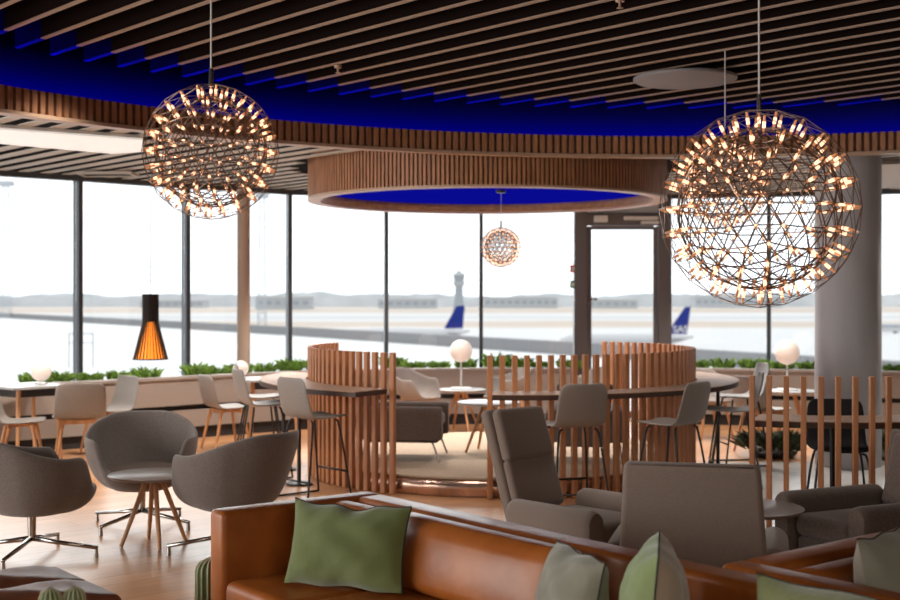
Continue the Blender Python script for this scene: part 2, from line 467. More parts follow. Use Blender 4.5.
# ------------------------------------------------------------------ facade
def mull(bm, p, w, dpt, z0, z1, ang):
    mt = Matrix.Translation((p.x, p.y, 0)) @ Matrix.Rotation(ang, 4, 'Z')
    bx(bm, (0, 0, (z0 + z1) / 2), (w, dpt, z1 - z0), mt)
wi = 0
DOOR = 7                              # segment that holds the door
for i, (a, b) in enumerate(zip(WP, WP[1:])):
    d = b - a; ang = atan2(d.y, d.x); L = d.length; mid = (a + b) / 2
    mt = Matrix.Translation((mid.x, mid.y, 0)) @ Matrix.Rotation(ang, 4, 'Z')
    if i == DOOR:
        bm = NB(); bx(bm, (0, 0, 2.70), (L - .02, .16, .17), mt)
        door = struct('door_1', bm, M['door_grey'])
        for e in (a, b):
            q = NB(); mull(q, e, .17, .2, 0, 2.98, ang); obj('door_post', q, M['door_grey'], door)
        q = NB(); bx(q, (0, 0, 2.90), (L - .17, .03, .23), mt); obj('transom_panel', q, M['light_panel'] if False else M['white'], door)
        q = NB()
        for sx in (-1, 1): bx(q, (sx * (L / 2 - .12), -.02, 1.3), (.06, .05, 2.6), mt)
        bx(q, (0, -.02, .06), (L - .3, .05, .1), mt); bx(q, (0, -.02, 2.585), (L - .3, .05, .05), mt)
        leaf = obj('door_leaf', q, M['door_grey'], door)
        q = NB(); bx(q, (0, -.02, 1.32), (L - .3, .012, 2.5), mt); obj('pane', q, M['glass'], leaf)
        q = NB(); rod(q, (-L / 2 + .1, -.09, 1.62), (-L / 2 + .22, -.09, 1.62), .014); rod(q, (-L / 2 + .1, -.13, 1.62), (-L / 2 + .1, -.02, 1.62), .014)
        bmesh.ops.transform(q, matrix=mt, verts=q.verts); obj('handle', q, M['chrome'], leaf, True)
        q = NB(); bx(q, (-.30, -.12, 2.70), (.18, .08, .09), mt, .01); obj('door_sensor', q, M['white'], door)
        q = NB(); bx(q, (.24, -.12, 2.71), (.46, .06, .05), mt, .01); bx(q, (.36, -.12, 2.65), (.24, .05, .04), mt, .008); obj('door_closer', q, M['white'], door)
        continue
    wi += 1
    bm = NB()
    if i != DOOR + 1: mull(bm, a, .05, .14, 0, 3.02, ang)
    bx(bm, (0, 0, .06), (L, .08, .12), mt); bx(bm, (0, 0, 3.01), (L, .14, .07), mt)
    w = struct('window_%d' % wi, bm, M['steel_dark'])
    q = NB(); bx(q, (0, .0, 1.54), (L - .05, .012, 2.86), mt); obj('pane', q, M['glass'], w)
    q = NB(); bx(q, (0, .05, 3.22), (L + .04, .10, .36), mt); obj('head_panel', q, M['gap_ceil'], w)
bm = NB(); d = WP[DOOR + 1] - WP[DOOR]; bx(bm, ((WP[DOOR].x + WP[DOOR + 1].x) / 2, WP[DOOR].y + .05, 3.2), (d.length + .05, .1, .42)); struct('trim_2', bm, M['gap_ceil'])

# planter along the facade, in two runs either side of the door
def offset_poly(pts, dist):
    out = []
    for i, p in enumerate(pts):
        ds = []
        if i > 0: ds.append((pts[i] - pts[i - 1]).normalized())
        if i < len(pts) - 1: ds.append((pts[i + 1] - pts[i]).normalized())
        d = sum(ds, Vector((0, 0))).normalized()
        out.append(p + Vector((d.y, -d.x)) * dist)
    return out
def ribbon(bm, A, B, z0, z1):
    n = len(A)
    V = [[bm.verts.new((p.x, p.y, z)) for p, z in ((A[i], z0), (B[i], z0), (B[i], z1), (A[i], z1))] for i in range(n)]
    for i in range(n - 1):
        for k in range(4): bm.faces.new((V[i][k], V[i][(k + 1) % 4], V[i + 1][(k + 1) % 4], V[i + 1][k]))
    bm.faces.new(V[0]); bm.faces.new(V[-1][::-1])
runs = [WP[0:DOOR + 1], WP[DOOR + 1:]]
runs[0] = runs[0][:-1] + [runs[0][-1] + Vector((-.15, 0))]
runs[1] = [runs[1][0] + Vector((.15, 0))] + runs[1][1:]
plant_line = []
for ri, run in enumerate(runs):
    nm = ('long board-fronted planter bench under the windows left of the door', 'board-fronted planter bench under the windows right of the door')[ri]
    t = thing('window_planter', nm, 'planter')
    o1, o2, o3, o4, o5 = (offset_poly(run, x) for x in (.12, .60, .72, .66, .33))
    bm = NB(); ribbon(bm, o2, o3, .40, .70); obj('upper_board', bm, M['planter'], t)
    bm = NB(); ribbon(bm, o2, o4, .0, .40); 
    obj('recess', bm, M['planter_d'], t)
    q = NB(); ribbon(q, o4, offset_poly(run, .70), .14, .34); obj('lower_board', q, M['planter'], t)
    q = NB(); ribbon(q, offset_poly(run, .56), offset_poly(run, .74), .70, .73); obj('ledge', q, M['planter'], t)
    q = NB(); ribbon(q, o1, o2, 0, .66); obj('soil_bed', q, M['soil'], t)
    plant_line.append(o5)

# plants
def clump_mesh(name, n, spread, hgt, ll, m, wid=.022):
    bm = NB()
    for _ in range(n):
        a = random.uniform(0, 2 * pi); r = spread * sqrt(random.random())
        b = Vector((r * cos(a), r * sin(a), random.uniform(0, .3) * hgt))
        tip = b + Vector((cos(a) * random.uniform(.2, .9), sin(a) * random.uniform(.2, .9), random.uniform(.5, 1.3))).normalized() * ll * random.uniform(.6, 1.1)
        tip.z = min(tip.z, hgt)
        d = (tip - b); s = d.cross(Vector((random.uniform(-1, 1), random.uniform(-1, 1), .3))).normalized() * wid * random.uniform(.7, 1.3)
        m1 = b + d * .5 + Vector((0, 0, .02))
        vs = [bm.verts.new(v) for v in (b, m1 - s, tip, m1 + s)]
        bm.faces.new(vs)
    me = bpy.data.meshes.new(name); bm.to_mesh(me); bm.free(); me.materials.append(m)
    return me
clumps = [clump_mesh('planter_plant', 190, .14, h, .13, M['leaf'], .015) for h in (.19, .25, .31)]
def along(line, step):
    out = []; acc = 0.0
    for a, b in zip(line, line[1:]):
        L = (b - a).length; t = step - acc if acc else 0.0
        while t < L:
            out.append(a + (b - a) * (t / L)); t += step
        acc = (L - (t - step)) % step
    return out
lf = 0
for line in plant_line:
    for p in along(line, .34):
        if p.x < -5.2 or p.x > 6.6: continue
        if random.random() < .12: continue
        o = bpy.data.objects.new('planter_plant', random.choice(clumps)); COL.objects.link(o)
        o.location = (p.x + random.uniform(-.05, .05), p.y + random.uniform(-.03, .08), .675)
        s = random.uniform(.75, 1.15); o.scale = (s, s, s); o.rotation_euler = (0, 0, random.uniform(0, 6.28))
        tag(o, 'low bright green leafy plant growing in the planter under the windows', 'plant', 'plants in the window planter')

# columns
bm = NB(); lathe(bm, [(.315, 0.0), (.315, 3.7)], 48, (3.90, 12.25, 0)); struct('column', bm, M['concrete'], smooth='auto')
bm = NB(); lathe(bm, [(.08, 0.66), (.08, 3.3)], 24, (at(243.5, 15.42), 15.42, 0)); struct('column', bm, M['col_warm'], smooth='auto')
# light soffit right of the column
bm = NB(); prism(bm, [(4.15, 12.6), (6.6, 11.9), (7.4, 14.8), (5.0, 15.4)], 0, .04, lambda x, y: ceil_z(x, y) - .05)
struct('trim_3', bm, M['pale_ceil'])

# ------------------------------------------------------------------ booth platform, posts, counters
bm = NB(); lathe(bm, [(0, .001), (PR - .03, .001), (PR - .03, .148), (PR, .15), (PR, .165), (0, .165)], 96, (PC[0], PC[1], 0))
plat = struct('platform', bm, M['carpet'], smooth='auto')
bm = NB(); annulus(bm, PC, PR - .028, PR - .008, 0, 2 * pi, .004, .146, 96); obj('kick_plate', bm, M['kick'], plat, True)

post_mesh = None
def screen(label, c, r, a0, a1, n, H, z0=0.0, pw=.045):
    global post_mesh
    t = thing('slat_screen', label, 'screen', (c[0], c[1], z0))
    if post_mesh is None or abs(post_mesh[1] - H) > 1e-6:
        q = NB(); bx(q, (0, 0, H / 2), (pw * .95, pw, H), None, .003, 1)
        o = obj('post', q, M['wood']); post_mesh = (o.data, H); bpy.data.objects.remove(o)
    for i in range(n):
        a = R(a0 + (a1 - a0) * i / (n - 1))
        o = bpy.data.objects.new('post', post_mesh[0]); COL.objects.link(o); o.parent = t
        o.location = (r * cos(a), r * sin(a), 0.005); o.rotation_euler = (0, 0, a)
    return t
def counter(label, c, r0, r1, a0, a1, z, support):
    t = thing('counter', label, 'counter', (c[0], c[1], 0))
    q = NB(); annulus(q, (0, 0), r0, r1, R(a0), R(a1), z - .006, z, 60); obj('top', q, M['counter'], t)
    q = NB(); annulus(q, (0, 0), r0, r1 - .002, R(a0), R(a1), z - .045, z - .006, 60); obj('edge', q, M['counter_edge'], t)
    for a in support:
        rr = (r0 + r1) / 2
        q = NB(); rod(q, (rr * cos(R(a)), rr * sin(R(a)), .008), (rr * cos(R(a)), rr * sin(R(a)), z - .045), .018)
        lathe(q, [(.12, 0.006), (.12, .018)], 20, (rr * cos(R(a)), rr * sin(R(a)), 0))
        obj('leg', q, M['steel_black'], t, 'auto')
    return t
PS = PR + .045
screen('curved screen of upright wooden posts on the left of the round carpeted platform', PC, PS, 155, 238, 29, 1.18)
screen('long curved screen of upright wooden posts wrapping the far right of the round platform', PC, PS, -95, 50, 47, 1.17)
counter('curved wooden counter wrapped round the outside of the left post screen', PC, PS + .035, 2.29, 160, 237, .885, (182.5, 209))
counter('long curved wooden counter wrapped round the outside of the right post screen', PC, PS + .035, 2.23, -94, 22, .885, (-10,))
screen('screen of spaced wooden posts in front of the dark stool near the grey column', FC, FR, -112.3, -58.9, 17, 1.12, pw=.036)
counter('wooden counter shelf behind the spaced posts near the grey column', FC, FR - .5, FR - .035, -113, -59, .82, (-95, -70))

# ------------------------------------------------------------------ furniture builders
def shell_profile(bm, prof, wid, rnd, nx=9, dish=0.015):
    """thin chair shell: prof is a list of (y, z); wid(s) the half width at arc position"""
    P = [Vector((0, y, z)) for y, z in prof]
    L = [0]
    for a, b in zip(P, P[1:]): L.append(L[-1] + (b - a).length)
    T = L[-1]; rows = []
    for p, s in zip(P, L):
        w = wid(s / T); e = min(s, T - s)
        if e < rnd: w = w - rnd + sqrt(max(0, rnd ** 2 - (rnd - e) ** 2))
        row = []
        for j in range(nx):
            u = -1 + 2 * j / (nx - 1)
            row.append(bm.verts.new(p + Vector((u * w, dish * u * u * (1.6 if s / T > .5 else 0), dish * u * u * (1 if s / T < .5 else 0)))))
        rows.append(row)
    for A, B in zip(rows, rows[1:]):
        for j in range(nx - 1): bm.faces.new((A[j], A[j + 1], B[j + 1], B[j]))

def chair_shell(t, zseat, back_h, m, w=.21):
    seat = [(.22, zseat + .005), (.215, zseat + .006), (.19, zseat + .008), (.12, zseat + .004), (.0, zseat - .004), (-.10, zseat - .002)]
    bend = [(-.165, zseat + .02), (-.195, zseat + .06)]
    back = [(-.215, zseat + .14), (-.235, zseat + back_h * .6), (-.252, zseat + back_h - .05), (-.256, zseat + back_h - .012), (-.257, zseat + back_h)]
    bm = NB(); shell_profile(bm, seat + bend + back, lambda s: w * (1.03 - .12 * max(0, s - .5)), .06)
    return obj('seat_shell', bm, m, t, True, (('SOLIDIFY', .016), ('SUBSURF', 1)))

def dining_chair(label, loc, rz, m, group=None):
    t = thing('dining_chair', label, 'chair', loc, rz, group)
    chair_shell(t, .455, .36, m, .245)
    q = NB(); bx(q, (0, .12, .425), (.34, .03, .04)); bx(q, (0, -.10, .425), (.34, .03, .04)); bx(q, (0, .01, .425), (.05, .22, .03))
    obj('under_frame', q, M['oak'], t)
    for sx in (-1, 1):
        for y0, y1 in ((.13, .20), (-.11, -.20)):
            q = NB(); rod(q, (sx * .16, y0, .435), (sx * .225, y1, 0.004), .019, .012, 10); obj('leg', q, M['oak'], t, 'auto')
    return t

def stool(label, loc, rz, m, group=None, legm='steel_black', pad=False, zs=.66):
    t = thing('counter_stool', label, 'stool', loc, rz, group)
    chair_shell(t, zs, .34, m, .205)
    if pad:
        q = NB(); bx(q, (0, .0, zs + .022), (.34, .34, .02), None, .009); obj('seat_pad', q, M['pad_d'], t, True)
    for sx in (-1, 1):
        pts = smooth_path([(sx * .13, .12, zs - .014), (sx * .17, .13, zs - .03), (sx * .225, .215, .012), (sx * .225, .215, .011), (sx * .225, -.225, .011), (sx * .225, -.225, .012), (sx * .17, -.13, zs - .03), (sx * .13, -.12, zs - .014)], 2)
        q = NB(); tube(q, pts, .009, 8); obj('sled_leg', q, M[legm], t, True)
    q = NB(); rod(q, (-.205, .195, .22), (.205, .195, .22), .009); obj('foot_rest', q, M[legm], t, True)
    q = NB(); rod(q, (-.21, -.20, .16), (.21, -.20, .16), .007); obj('stretcher', q, M[legm], t, True)
    return t

def tub_mesh(bm, zb, htop, harm, hfront, Rx, Ry, rb=.13, nu=48, nv=9, a1=112, a2=140):
    def sm(x): x = max(0, min(1, x)); return x * x * (3 - 2 * x)
    rows = []
    for i in range(nu):
        al = 2 * pi * i / nu; ad = abs((math.degrees(al) + 180) % 360 - 180)
        if ad < a1: h = htop + (harm - htop) * sm((ad - 25) / (a1 - 45))
        else: h = harm + (hfront - harm) * sm((ad - a1) / (a2 - a1))
        rx = Rx * (1.0 if ad < a2 else .94); ry = Ry * (1.0 if ad < 90 else 1.05)
        if ad < 60: rx *= .96
        col = []
        for j in range(nv):
            tt = j / (nv - 1)
            rr = rb + (1 - rb) * (sin(tt * pi / 2) ** .8)
            z = zb + (h - zb) * (1 - cos(tt * pi / 2)) ** 1.0
            lean = .06 * max(0, cos(al)) * max(0, (z - zb - .2)) / .3
            col.append(bm.verts.new((rx * rr * sin(al), -ry * rr * cos(al) - lean, z)))
        rows.append(col)
    for i in range(nu):
        A, B = rows[i], rows[(i + 1) % nu]
        for j in range(nv - 1): bm.faces.new((A[j], B[j], B[j + 1], A[j + 1]))
    bm.faces.new([r[0] for r in rows])

def tub_chair(label, loc, rz, group=None):
    t = thing('tub_chair', label, 'chair', loc, rz, group)
    bm = NB(); tub_mesh(bm, .29, .80, .655, .44, .385, .37, rb=.36, a1=126, a2=144)
    obj('shell', bm, M['fab_tub'], t, True, (('SOLIDIFY', .035), ('SUBSURF', 1)))
    q = NB(); lathe(q, [(0, .36), (.2, .365), (.265, .385), (.28, .405), (.265, .425), (.2, .44), (0, .445)], 32); obj('seat_cushion', q, M['fab_d'], t, True)
    q = NB(); rod(q, (0, 0, .10), (0, 0, .31), .024, .03, 16); obj('column', q, M['chrome'], t, 'auto')
    for k in range(4):
        a = pi / 4 + k * pi / 2 + .1
        q = NB(); tube(q, [(0.02 * cos(a), .02 * sin(a), .115), (.16 * cos(a), .16 * sin(a), .095), (.43 * cos(a), .43 * sin(a), .062)], [.018, .015, .012], 10)
        foot = obj('star_arm', q, M['chrome'], t, True)
        q = NB(); rod(q, (.42 * cos(a), .42 * sin(a), .003), (.42 * cos(a), .42 * sin(a), .055), .016, .012, 12); obj('glide', q, M['chrome'], foot, 'auto')
    return t

def tub_dining(label, loc, rz, m, group=None):
    t = thing('tub_dining_chair', label, 'chair', loc, rz, group)
    bm = NB(); tub_mesh(bm, .41, .80, .67, .46, .29, .27, rb=.3)
    obj('shell', bm, m, t, True, (('SOLIDIFY', .016), ('SUBSURF', 1)))
    q = NB(); lathe(q, [(.12, .39), (.15, .40), (.12, .415)], 20); obj('under_plate', q, M['steel_black'], t, 'auto')
    for sx in (-1, 1):
        for y0, y1 in ((.13, .19), (-.12, -.2)):
            q = NB(); rod(q, (sx * .13, y0, .44), (sx * .21, y1, 0.004), .02, .013, 10); obj('leg', q, M['oak'], t, 'auto')
    return t

def stadium(bm, x, w, y0, y1, z0, z1, bul=0.0):
    """arm with a rounded top: cross-section in x-z swept along y with rounded ends"""
    n = 12; prof = [(-w / 2 * .86, z0), (w / 2 * .86, z0)]
    for k in range(n + 1):
        a = pi * k / n; prof.append((w / 2 * cos(a) * (1 + bul), z1 - w / 2 + w / 2 * sin(a)))
    cx = 0; cz = (z0 + z1) / 2
    st = [(y0, .80), (y0 + .015, .93), (y0 + .04, 1.0), (y1 - .04, 1.0), (y1 - .015, .94), (y1, .80)]
    rings = [[bm.verts.new((x + px * s, y, cz + (pz - cz) * (1 - (1 - s) * .35))) for px, pz in prof] for y, s in st]
    m = len(prof)
    for A, B in zip(rings, rings[1:]):
        for k in range(m): bm.faces.new((A[k], A[(k + 1) % m], B[(k + 1) % m], B[k]))
    bm.faces.new(rings[0][::-1]); bm.faces.new(rings[-1])

def lounge(label, loc, rz, m, top=.90, tilt=14, rear=-.36, headrest=False, group=None, chrome_legs=False, W=.74, back_w=.60, armh=.53, wide_back=False):
    t = thing('lounge_armchair', label, 'armchair', loc, rz, group)
    aw = .145; ax = W / 2 - aw / 2
    for sx in (-1, 1):
        q = NB(); stadium(q, sx * ax, aw, rear, .38, .16 if not chrome_legs else .2, armh); o = obj('armrest', q, m, t, 'auto')
    iw = W - 2 * aw - .012
    q = NB(); bx(q, (0, .0, .225), (iw, .68, .13), None, .03, 3); obj('seat_base', q, m, t, True)
    q = NB(); bx(q, (0, .06, .355), (iw, .60, .13), None, .045, 4); obj('seat_cushion', q, m, t, True)
    mt = Matrix.Translation((0, -.30, .20)) @ Matrix.Rotation(R(tilt), 4, 'X')
    H = (top - .2) / cos(R(tilt))
    # slightly tapered back panel that clears the arms
    def panel(name, z0, z1, th, y, mm, bev, w0, w1):
        q = NB(); bx(q, (0, y, (z0 + z1) / 2), (1, th, z1 - z0), None, 0)
        t2 = bmesh.new(); bmesh.ops.create_cube(t2, size=1)
        bmesh.ops.scale(t2, vec=(w0, th, z1 - z0), verts=t2.verts)
        for v in t2.verts:
            if v.co.z > 0: v.co.x *= w1 / w0
        bmesh.ops.bevel(t2, geom=t2.edges[:], offset=bev, segments=4, profile=.5, affect='EDGES')
        bmesh.ops.translate(t2, vec=(0, y, (z0 + z1) / 2), verts=t2.verts)
        bmesh.ops.transform(t2, matrix=mt, verts=t2.verts)
        q.free(); q = NB(); merge(q, t2)
        return obj(name, q, mm, t, True)
    panel('backrest', .0, H, .075, -.0, m, .028, (.70 if wide_back else iw - .02) if back_w > iw and not headrest else min(iw, back_w), back_w if not headrest else min(iw, back_w))
    if headrest:
        panel('headrest', H * .60, H - .015, .075, .07, m, .032, iw - .03, iw - .04)
        panel('back_cushion', .20, H * .61, .06, .062, m, .028, iw - .03, iw - .03)
    else:
        panel('back_cushion', .22, H - .03, .06, .062, m, .028, iw - .03, min(iw, back_w) - .03)
    # piping along the top edge of the back
    q = NB(); bw = (back_w if not headrest else min(iw, back_w)) / 2 - .03
    tube(q, [mt @ Vector((x, -.022, H - .004)) for x in (-bw, -bw / 2, 0, bw / 2, bw)], .005, 6); obj('piping', q, M['fab_d'], t, True)
    if chrome_legs:
        for sx in (-1, 1):
            q = NB(); tube(q, smooth_path([(sx * .33, .36, .004), (sx * .31, .30, .17), (sx * .31, .28, .188), (sx * .31, -.28, .188), (sx * .31, -.30, .17), (sx * .33, -.36, .004)], 2), .010, 8)
            obj('leg', q, M['chrome'], t, True)
    else:
        for sx in (-1, 1):
            for sy in (-1, 1):
                q = NB(); rod(q, (sx * .24, sy * .27, .165), (sx * .26, sy * .30, .004), .017, .012); obj('leg', q, M['steel_black'], t, 'auto')
    return t

def round_table(label, loc, r, h, topm, base='oak', splay=.2, group=None, z0=0.0, legtop=.05, rz=0.0, nleg=4, lr=.018):
    t = thing('round_table', label, 'table', loc, rz, group)
    q = NB(); lathe(q, [(0, h - .024), (r - .02, h - .024), (r - .003, h - .010), (r, h - .003), (r - .004, h), (0, h)], 56); obj('table_top', q, topm, t, 'auto')
    if base == 'oak':
        for k in range(nleg):
            a = 2 * pi * k / nleg + .4
            q = NB(); rod(q, (legtop * cos(a), legtop * sin(a), h - .026), (splay * cos(a), splay * sin(a), .004), lr, lr * .72, 12); obj('leg', q, M['oak'], t, 'auto')
    else:
        q = NB(); rod(q, (0, 0, .02), (0, 0, h - .026), .025, n=16); obj('column', q, M['steel_black'], t, 'auto')
        q = NB(); lathe(q, [(0, .004), (.2, .004), (.2, .012), (.03, .022), (0, .022)], 40); obj('base', q, M['steel_black'], t, 'auto')
    return t

def square_table(label, loc, rz, sx, sy, h=.74):
    t = thing('dining_table', label, 'table', loc, rz)
    q = NB(); bx(q, (0, 0, h - .014), (sx, sy, .028), None, .004, 1); obj('table_top', q, M['table_w'], t)
    q = NB(); bx(q, (0, 0, h - .07), (sx - .18, sy - .18, .08)); obj('apron', q, M['table_dark'], t)
    for u in (-1, 1):
        for v in (-1, 1):
            q = NB(); rod(q, (u * (sx / 2 - .10), v * (sy / 2 - .10), h - .03), (u * (sx / 2 - .07), v * (sy / 2 - .07), .004), .024, .016); obj('leg', q, M['oak'], t, 'auto')
    return t

def globe_lamp(label, loc, r, stem, base=.1, group=None):
    t = thing('globe_lamp', label, 'lamp', loc, 0, group)
    q = NB(); bx(q, (0, 0, .011), (base * 2, base * 2, .018), None, .004, 1); obj('base', q, M['white'], t)
    q = NB(); rod(q, (0, 0, .018), (0, 0, stem + .02), .011); obj('stem', q, M['white'], t, True)
    q = NB(); bmesh.ops.create_uvsphere(q, u_segments=32, v_segments=20, radius=r); bmesh.ops.translate(q, vec=(0, 0, stem + r), verts=q.verts)
    obj('globe_shade', q, M['globe'], t, True)
    return t

# pillows: local x width, z up, front normal -y
def pillow(name, label, loc, rz, tilt, W, H, T, mf, mb, seed=0, piping=True, roll=0.0, group=None, sag=.05):
    rnd = random.Random(seed); ph = [rnd.uniform(0, 6.28) for _ in range(8)]
    t = thing(name, label, 'cushion', loc, 0, group); t.rotation_euler = (tilt, roll, rz)
    t.rotation_mode = 'XYZ'
    n = 26
    def pt(i, j, s):
        u = -1 + 2 * i / n; v = -1 + 2 * j / n
        x = W / 2 * u * (1 - .06 * (1 - v * v)); z = H / 2 * v * (1 - (sag if v > 0 else .05) * (1 - u * u) - (.03 * sin(9 * u + ph[5]) * (1 - u * u) if sag > .1 and v > .3 else 0))
        th = ((1 - abs(u) ** 2.4) * (1 - abs(v) ** 2.4)); th = max(0, th) ** .55
        wr = .07 * sin(5.5 * u + ph[0] + 2 * v) * (abs(v) ** 2) + .05 * sin(8 * v + ph[1] + 2.5 * u) * abs(u) + .05 * sin(6 * (u + v) + ph[2]) + .035 * sin(13 * (u - .6 * v) + ph[3]) * abs(v)
        z += .005 * sin(7 * u + ph[4]) * v
        return Vector((x, s * T / 2 * th * (1 + wr * 1.5), z + H / 2))
    for s, nm, m in ((-1, 'front_cover', mf), (1, 'back_cover', mb)):
        bm = NB(); V = [[bm.verts.new(pt(i, j, s)) for j in range(n + 1)] for i in range(n + 1)]
        for i in range(n):
            for j in range(n): bm.faces.new((V[i][j], V[i + 1][j], V[i + 1][j + 1], V[i][j + 1]))
        obj(nm, bm, m, t, True)
    if piping:
        ring = [pt(i, n, 1) for i in range(n + 1)] + [pt(n, j, 1) for j in range(n - 1, -1, -1)]
        bm = NB(); tube(bm, ring, .0035, 6); obj('zip_edge', bm, M['piping'], t, True)
    return t

# sofas: local forward +y, outer back line y=0, spans x from 0 (right-hand arm) to -L
def sofa(label, loc, rz, L, cuts, depth=.86, hb=.70, hs=.40):
    t = thing('leather_sofa', label, 'sofa', loc, rz)
    lm = M['leather']
    bt = .15; at_ = .13
    q = NB(); bx(q, (-L / 2 , depth / 2, .155), (L, depth - .005, .21), None, .02, 2); obj('seat_base', q, lm, t, True)
    q = NB(); bx(q, (-at_ / 2, depth / 2, .485), (at_, depth, .43), None, .028, 4); obj('armrest', q, lm, t, True)
    q = NB(); bx(q, (-at_ - (L - at_) / 2, bt / 2, .485), (L - at_, bt, .43), None, .028, 4); obj('back_frame', q, lm, t, True)
    edges = [at_ + .004] + list(cuts) + [L]
    for k, (a, b) in enumerate(zip(edges, edges[1:])):
        q = NB(); bx(q, (-(a + b) / 2, bt + (depth - bt) / 2 + .005, (.262 + hs) / 2), (b - a - .006, depth - bt - .01, hs - .262), None, .04, 4); obj('seat_cushion', q, lm, t, True)
        if k >= 2: continue
        # back cushion: leaning puffy slab
        tb = bmesh.new(); bmesh.ops.create_cube(tb, size=1); bmesh.ops.subdivide_edges(tb, edges=tb.edges[:], cuts=9, use_grid_fill=True)
        w, th, h = b - a - .008, .15 , (.705 if k else .69) - hs - .004
        for v in tb.verts:
            u, y, z = v.co.x * 2, v.co.y * 2, v.co.z * 2
            e = max(0, 1 - abs(u) ** 6) ** .25 * max(0, 1 - abs(z) ** 5) ** .25
            yy = y * (.55 + .45 * e)
            xx = u * (1 - .5 * .06 * (abs(y) ** 3)); zz = z * (1 - .04 * abs(y) ** 3)
            pf = .018 * (1 - u * u) * (1 - z * z) if y > .9 else 0
            v.co = Vector((xx * w / 2, yy * th / 2 + pf - .032 * z, zz * h / 2))
        bmesh.ops.translate(tb, vec=(-(a + b) / 2, bt + th / 2 + .012 + .03, hs + .004 + h / 2), verts=tb.verts)
        q = NB(); merge(q, tb); obj('back_cushion', q, lm, t, True)
    for x in (-.1, -L + .1):
        for y in (.08, depth - .08):
            q = NB(); rod(q, (x, y, .002), (x, y, .06), .022, .026, 12); obj('foot', q, M['steel_black'], t, 'auto')
    return t

# ------------------------------------------------------------------ placing: foreground sofas and cushions
A_ = Vector((.785, .62)).normalized(); B_ = Vector((.62, -.785)).normalized()
C1 = Vector((-.41, 6.15))
sofa('large cognac brown leather sofa with an armrest, holding the sage green cushion', (C1.x, C1.y, 0), head(-A_.x, -A_.y), 3.75, (.66, 1.72, 2.75))
C2 = C1 + B_ * 2.17 + A_ * .03
sofa('second brown leather sofa standing behind the back of the large one', (C2.x, C2.y, 0), head(B_.x, B_.y), 2.3, (1.2,))
def SP(s, t): return C1 + B_ * s - A_ * t        # point on the large sofa
p = SP(.635, .565); pillow('scatter_cushion', 'plain sage green rectangular cushion in the corner of the large leather sofa', (p.x, p.y, .412), R(-22), R(-16), .56, .37, .19, M['green'], M['taupe_p'], 3, sag=.16)
p = SP(1.98, .47); pillow('scatter_cushion', 'grey linen cushion leaning on the large sofa beside the green and taupe one', (.405, 4.42, .412), R(-72), R(-10), .42, .345, .20, M['grey_p'], M['grey_p'], 5)
p = SP(2.22, .42); pillow('scatter_cushion', 'pale green cushion with a taupe back standing upright on the large sofa', (.64, 4.06, .412), R(-100), R(-5), .44, .445, .21, M['green_p'], M['taupe_p'], 8)
p = SP(3.06, .42); pillow('scatter_cushion', 'long moss green cushion at the near end of the large sofa', (p.x, p.y, .412), R(-48), R(-14), .84, .395, .22, M['green2'], M['green2'], 11)
p = C2 + A_ * .38 + B_ * .50; pillow('scatter_cushion', 'pale grey green cushion with dark zip leaning on the second sofa', (p.x, p.y, .412), R(50), R(-10), .46, .43, .19, M['grey_p'], M['taupe_p'], 14)

# ottoman, lower left
t = thing('leather_ottoman', 'dark brown leather ottoman with a soft creased top', 'ottoman', (-1.62, 5.66, 0), head(-B_.x, -B_.y))
def puff(w, d, h, z0, bul):
    tb = bmesh.new(); bmesh.ops.create_cube(tb, size=1); bmesh.ops.subdivide_edges(tb, edges=tb.edges[:], cuts=11, use_grid_fill=True)
    for v in tb.verts:
        u, y, z = v.co.x * 2, v.co.y * 2, v.co.z * 2
        top = bul * max(0, 1 - abs(u) ** 3) ** .6 * max(0, 1 - abs(y) ** 3) ** .6 * (1 + .35 * sin(7 * u + 3 * y)) if z > .9 else 0
        k = 1 - .03 * abs(z) ** 4
        v.co = Vector((u * w / 2 * k, y * d / 2 * k, z * h / 2 + top))
    bmesh.ops.translate(tb, vec=(0, 0, z0 + h / 2), verts=tb.verts)
    return tb
q = NB(); bx(q, (-.72, 0, .14), (1.4, .66, .16), None, .02, 2); obj('base', q, M['leather_d'], t, True)
for dy in (-.18, .18):
    q = NB(); tb = puff(1.42, .355, .15, .222, .05); bmesh.ops.translate(tb, vec=(-.72, dy, 0), verts=tb.verts); merge(q, tb); obj('top_cushion', q, M['leather_d'], t, True)
for x in (-.08, -1.36):
    for y in (-.26, .26):
        q = NB(); rod(q, (x, y, .002), (x, y, .065), .02); obj('foot', q, M['steel_black'], t, 'auto')

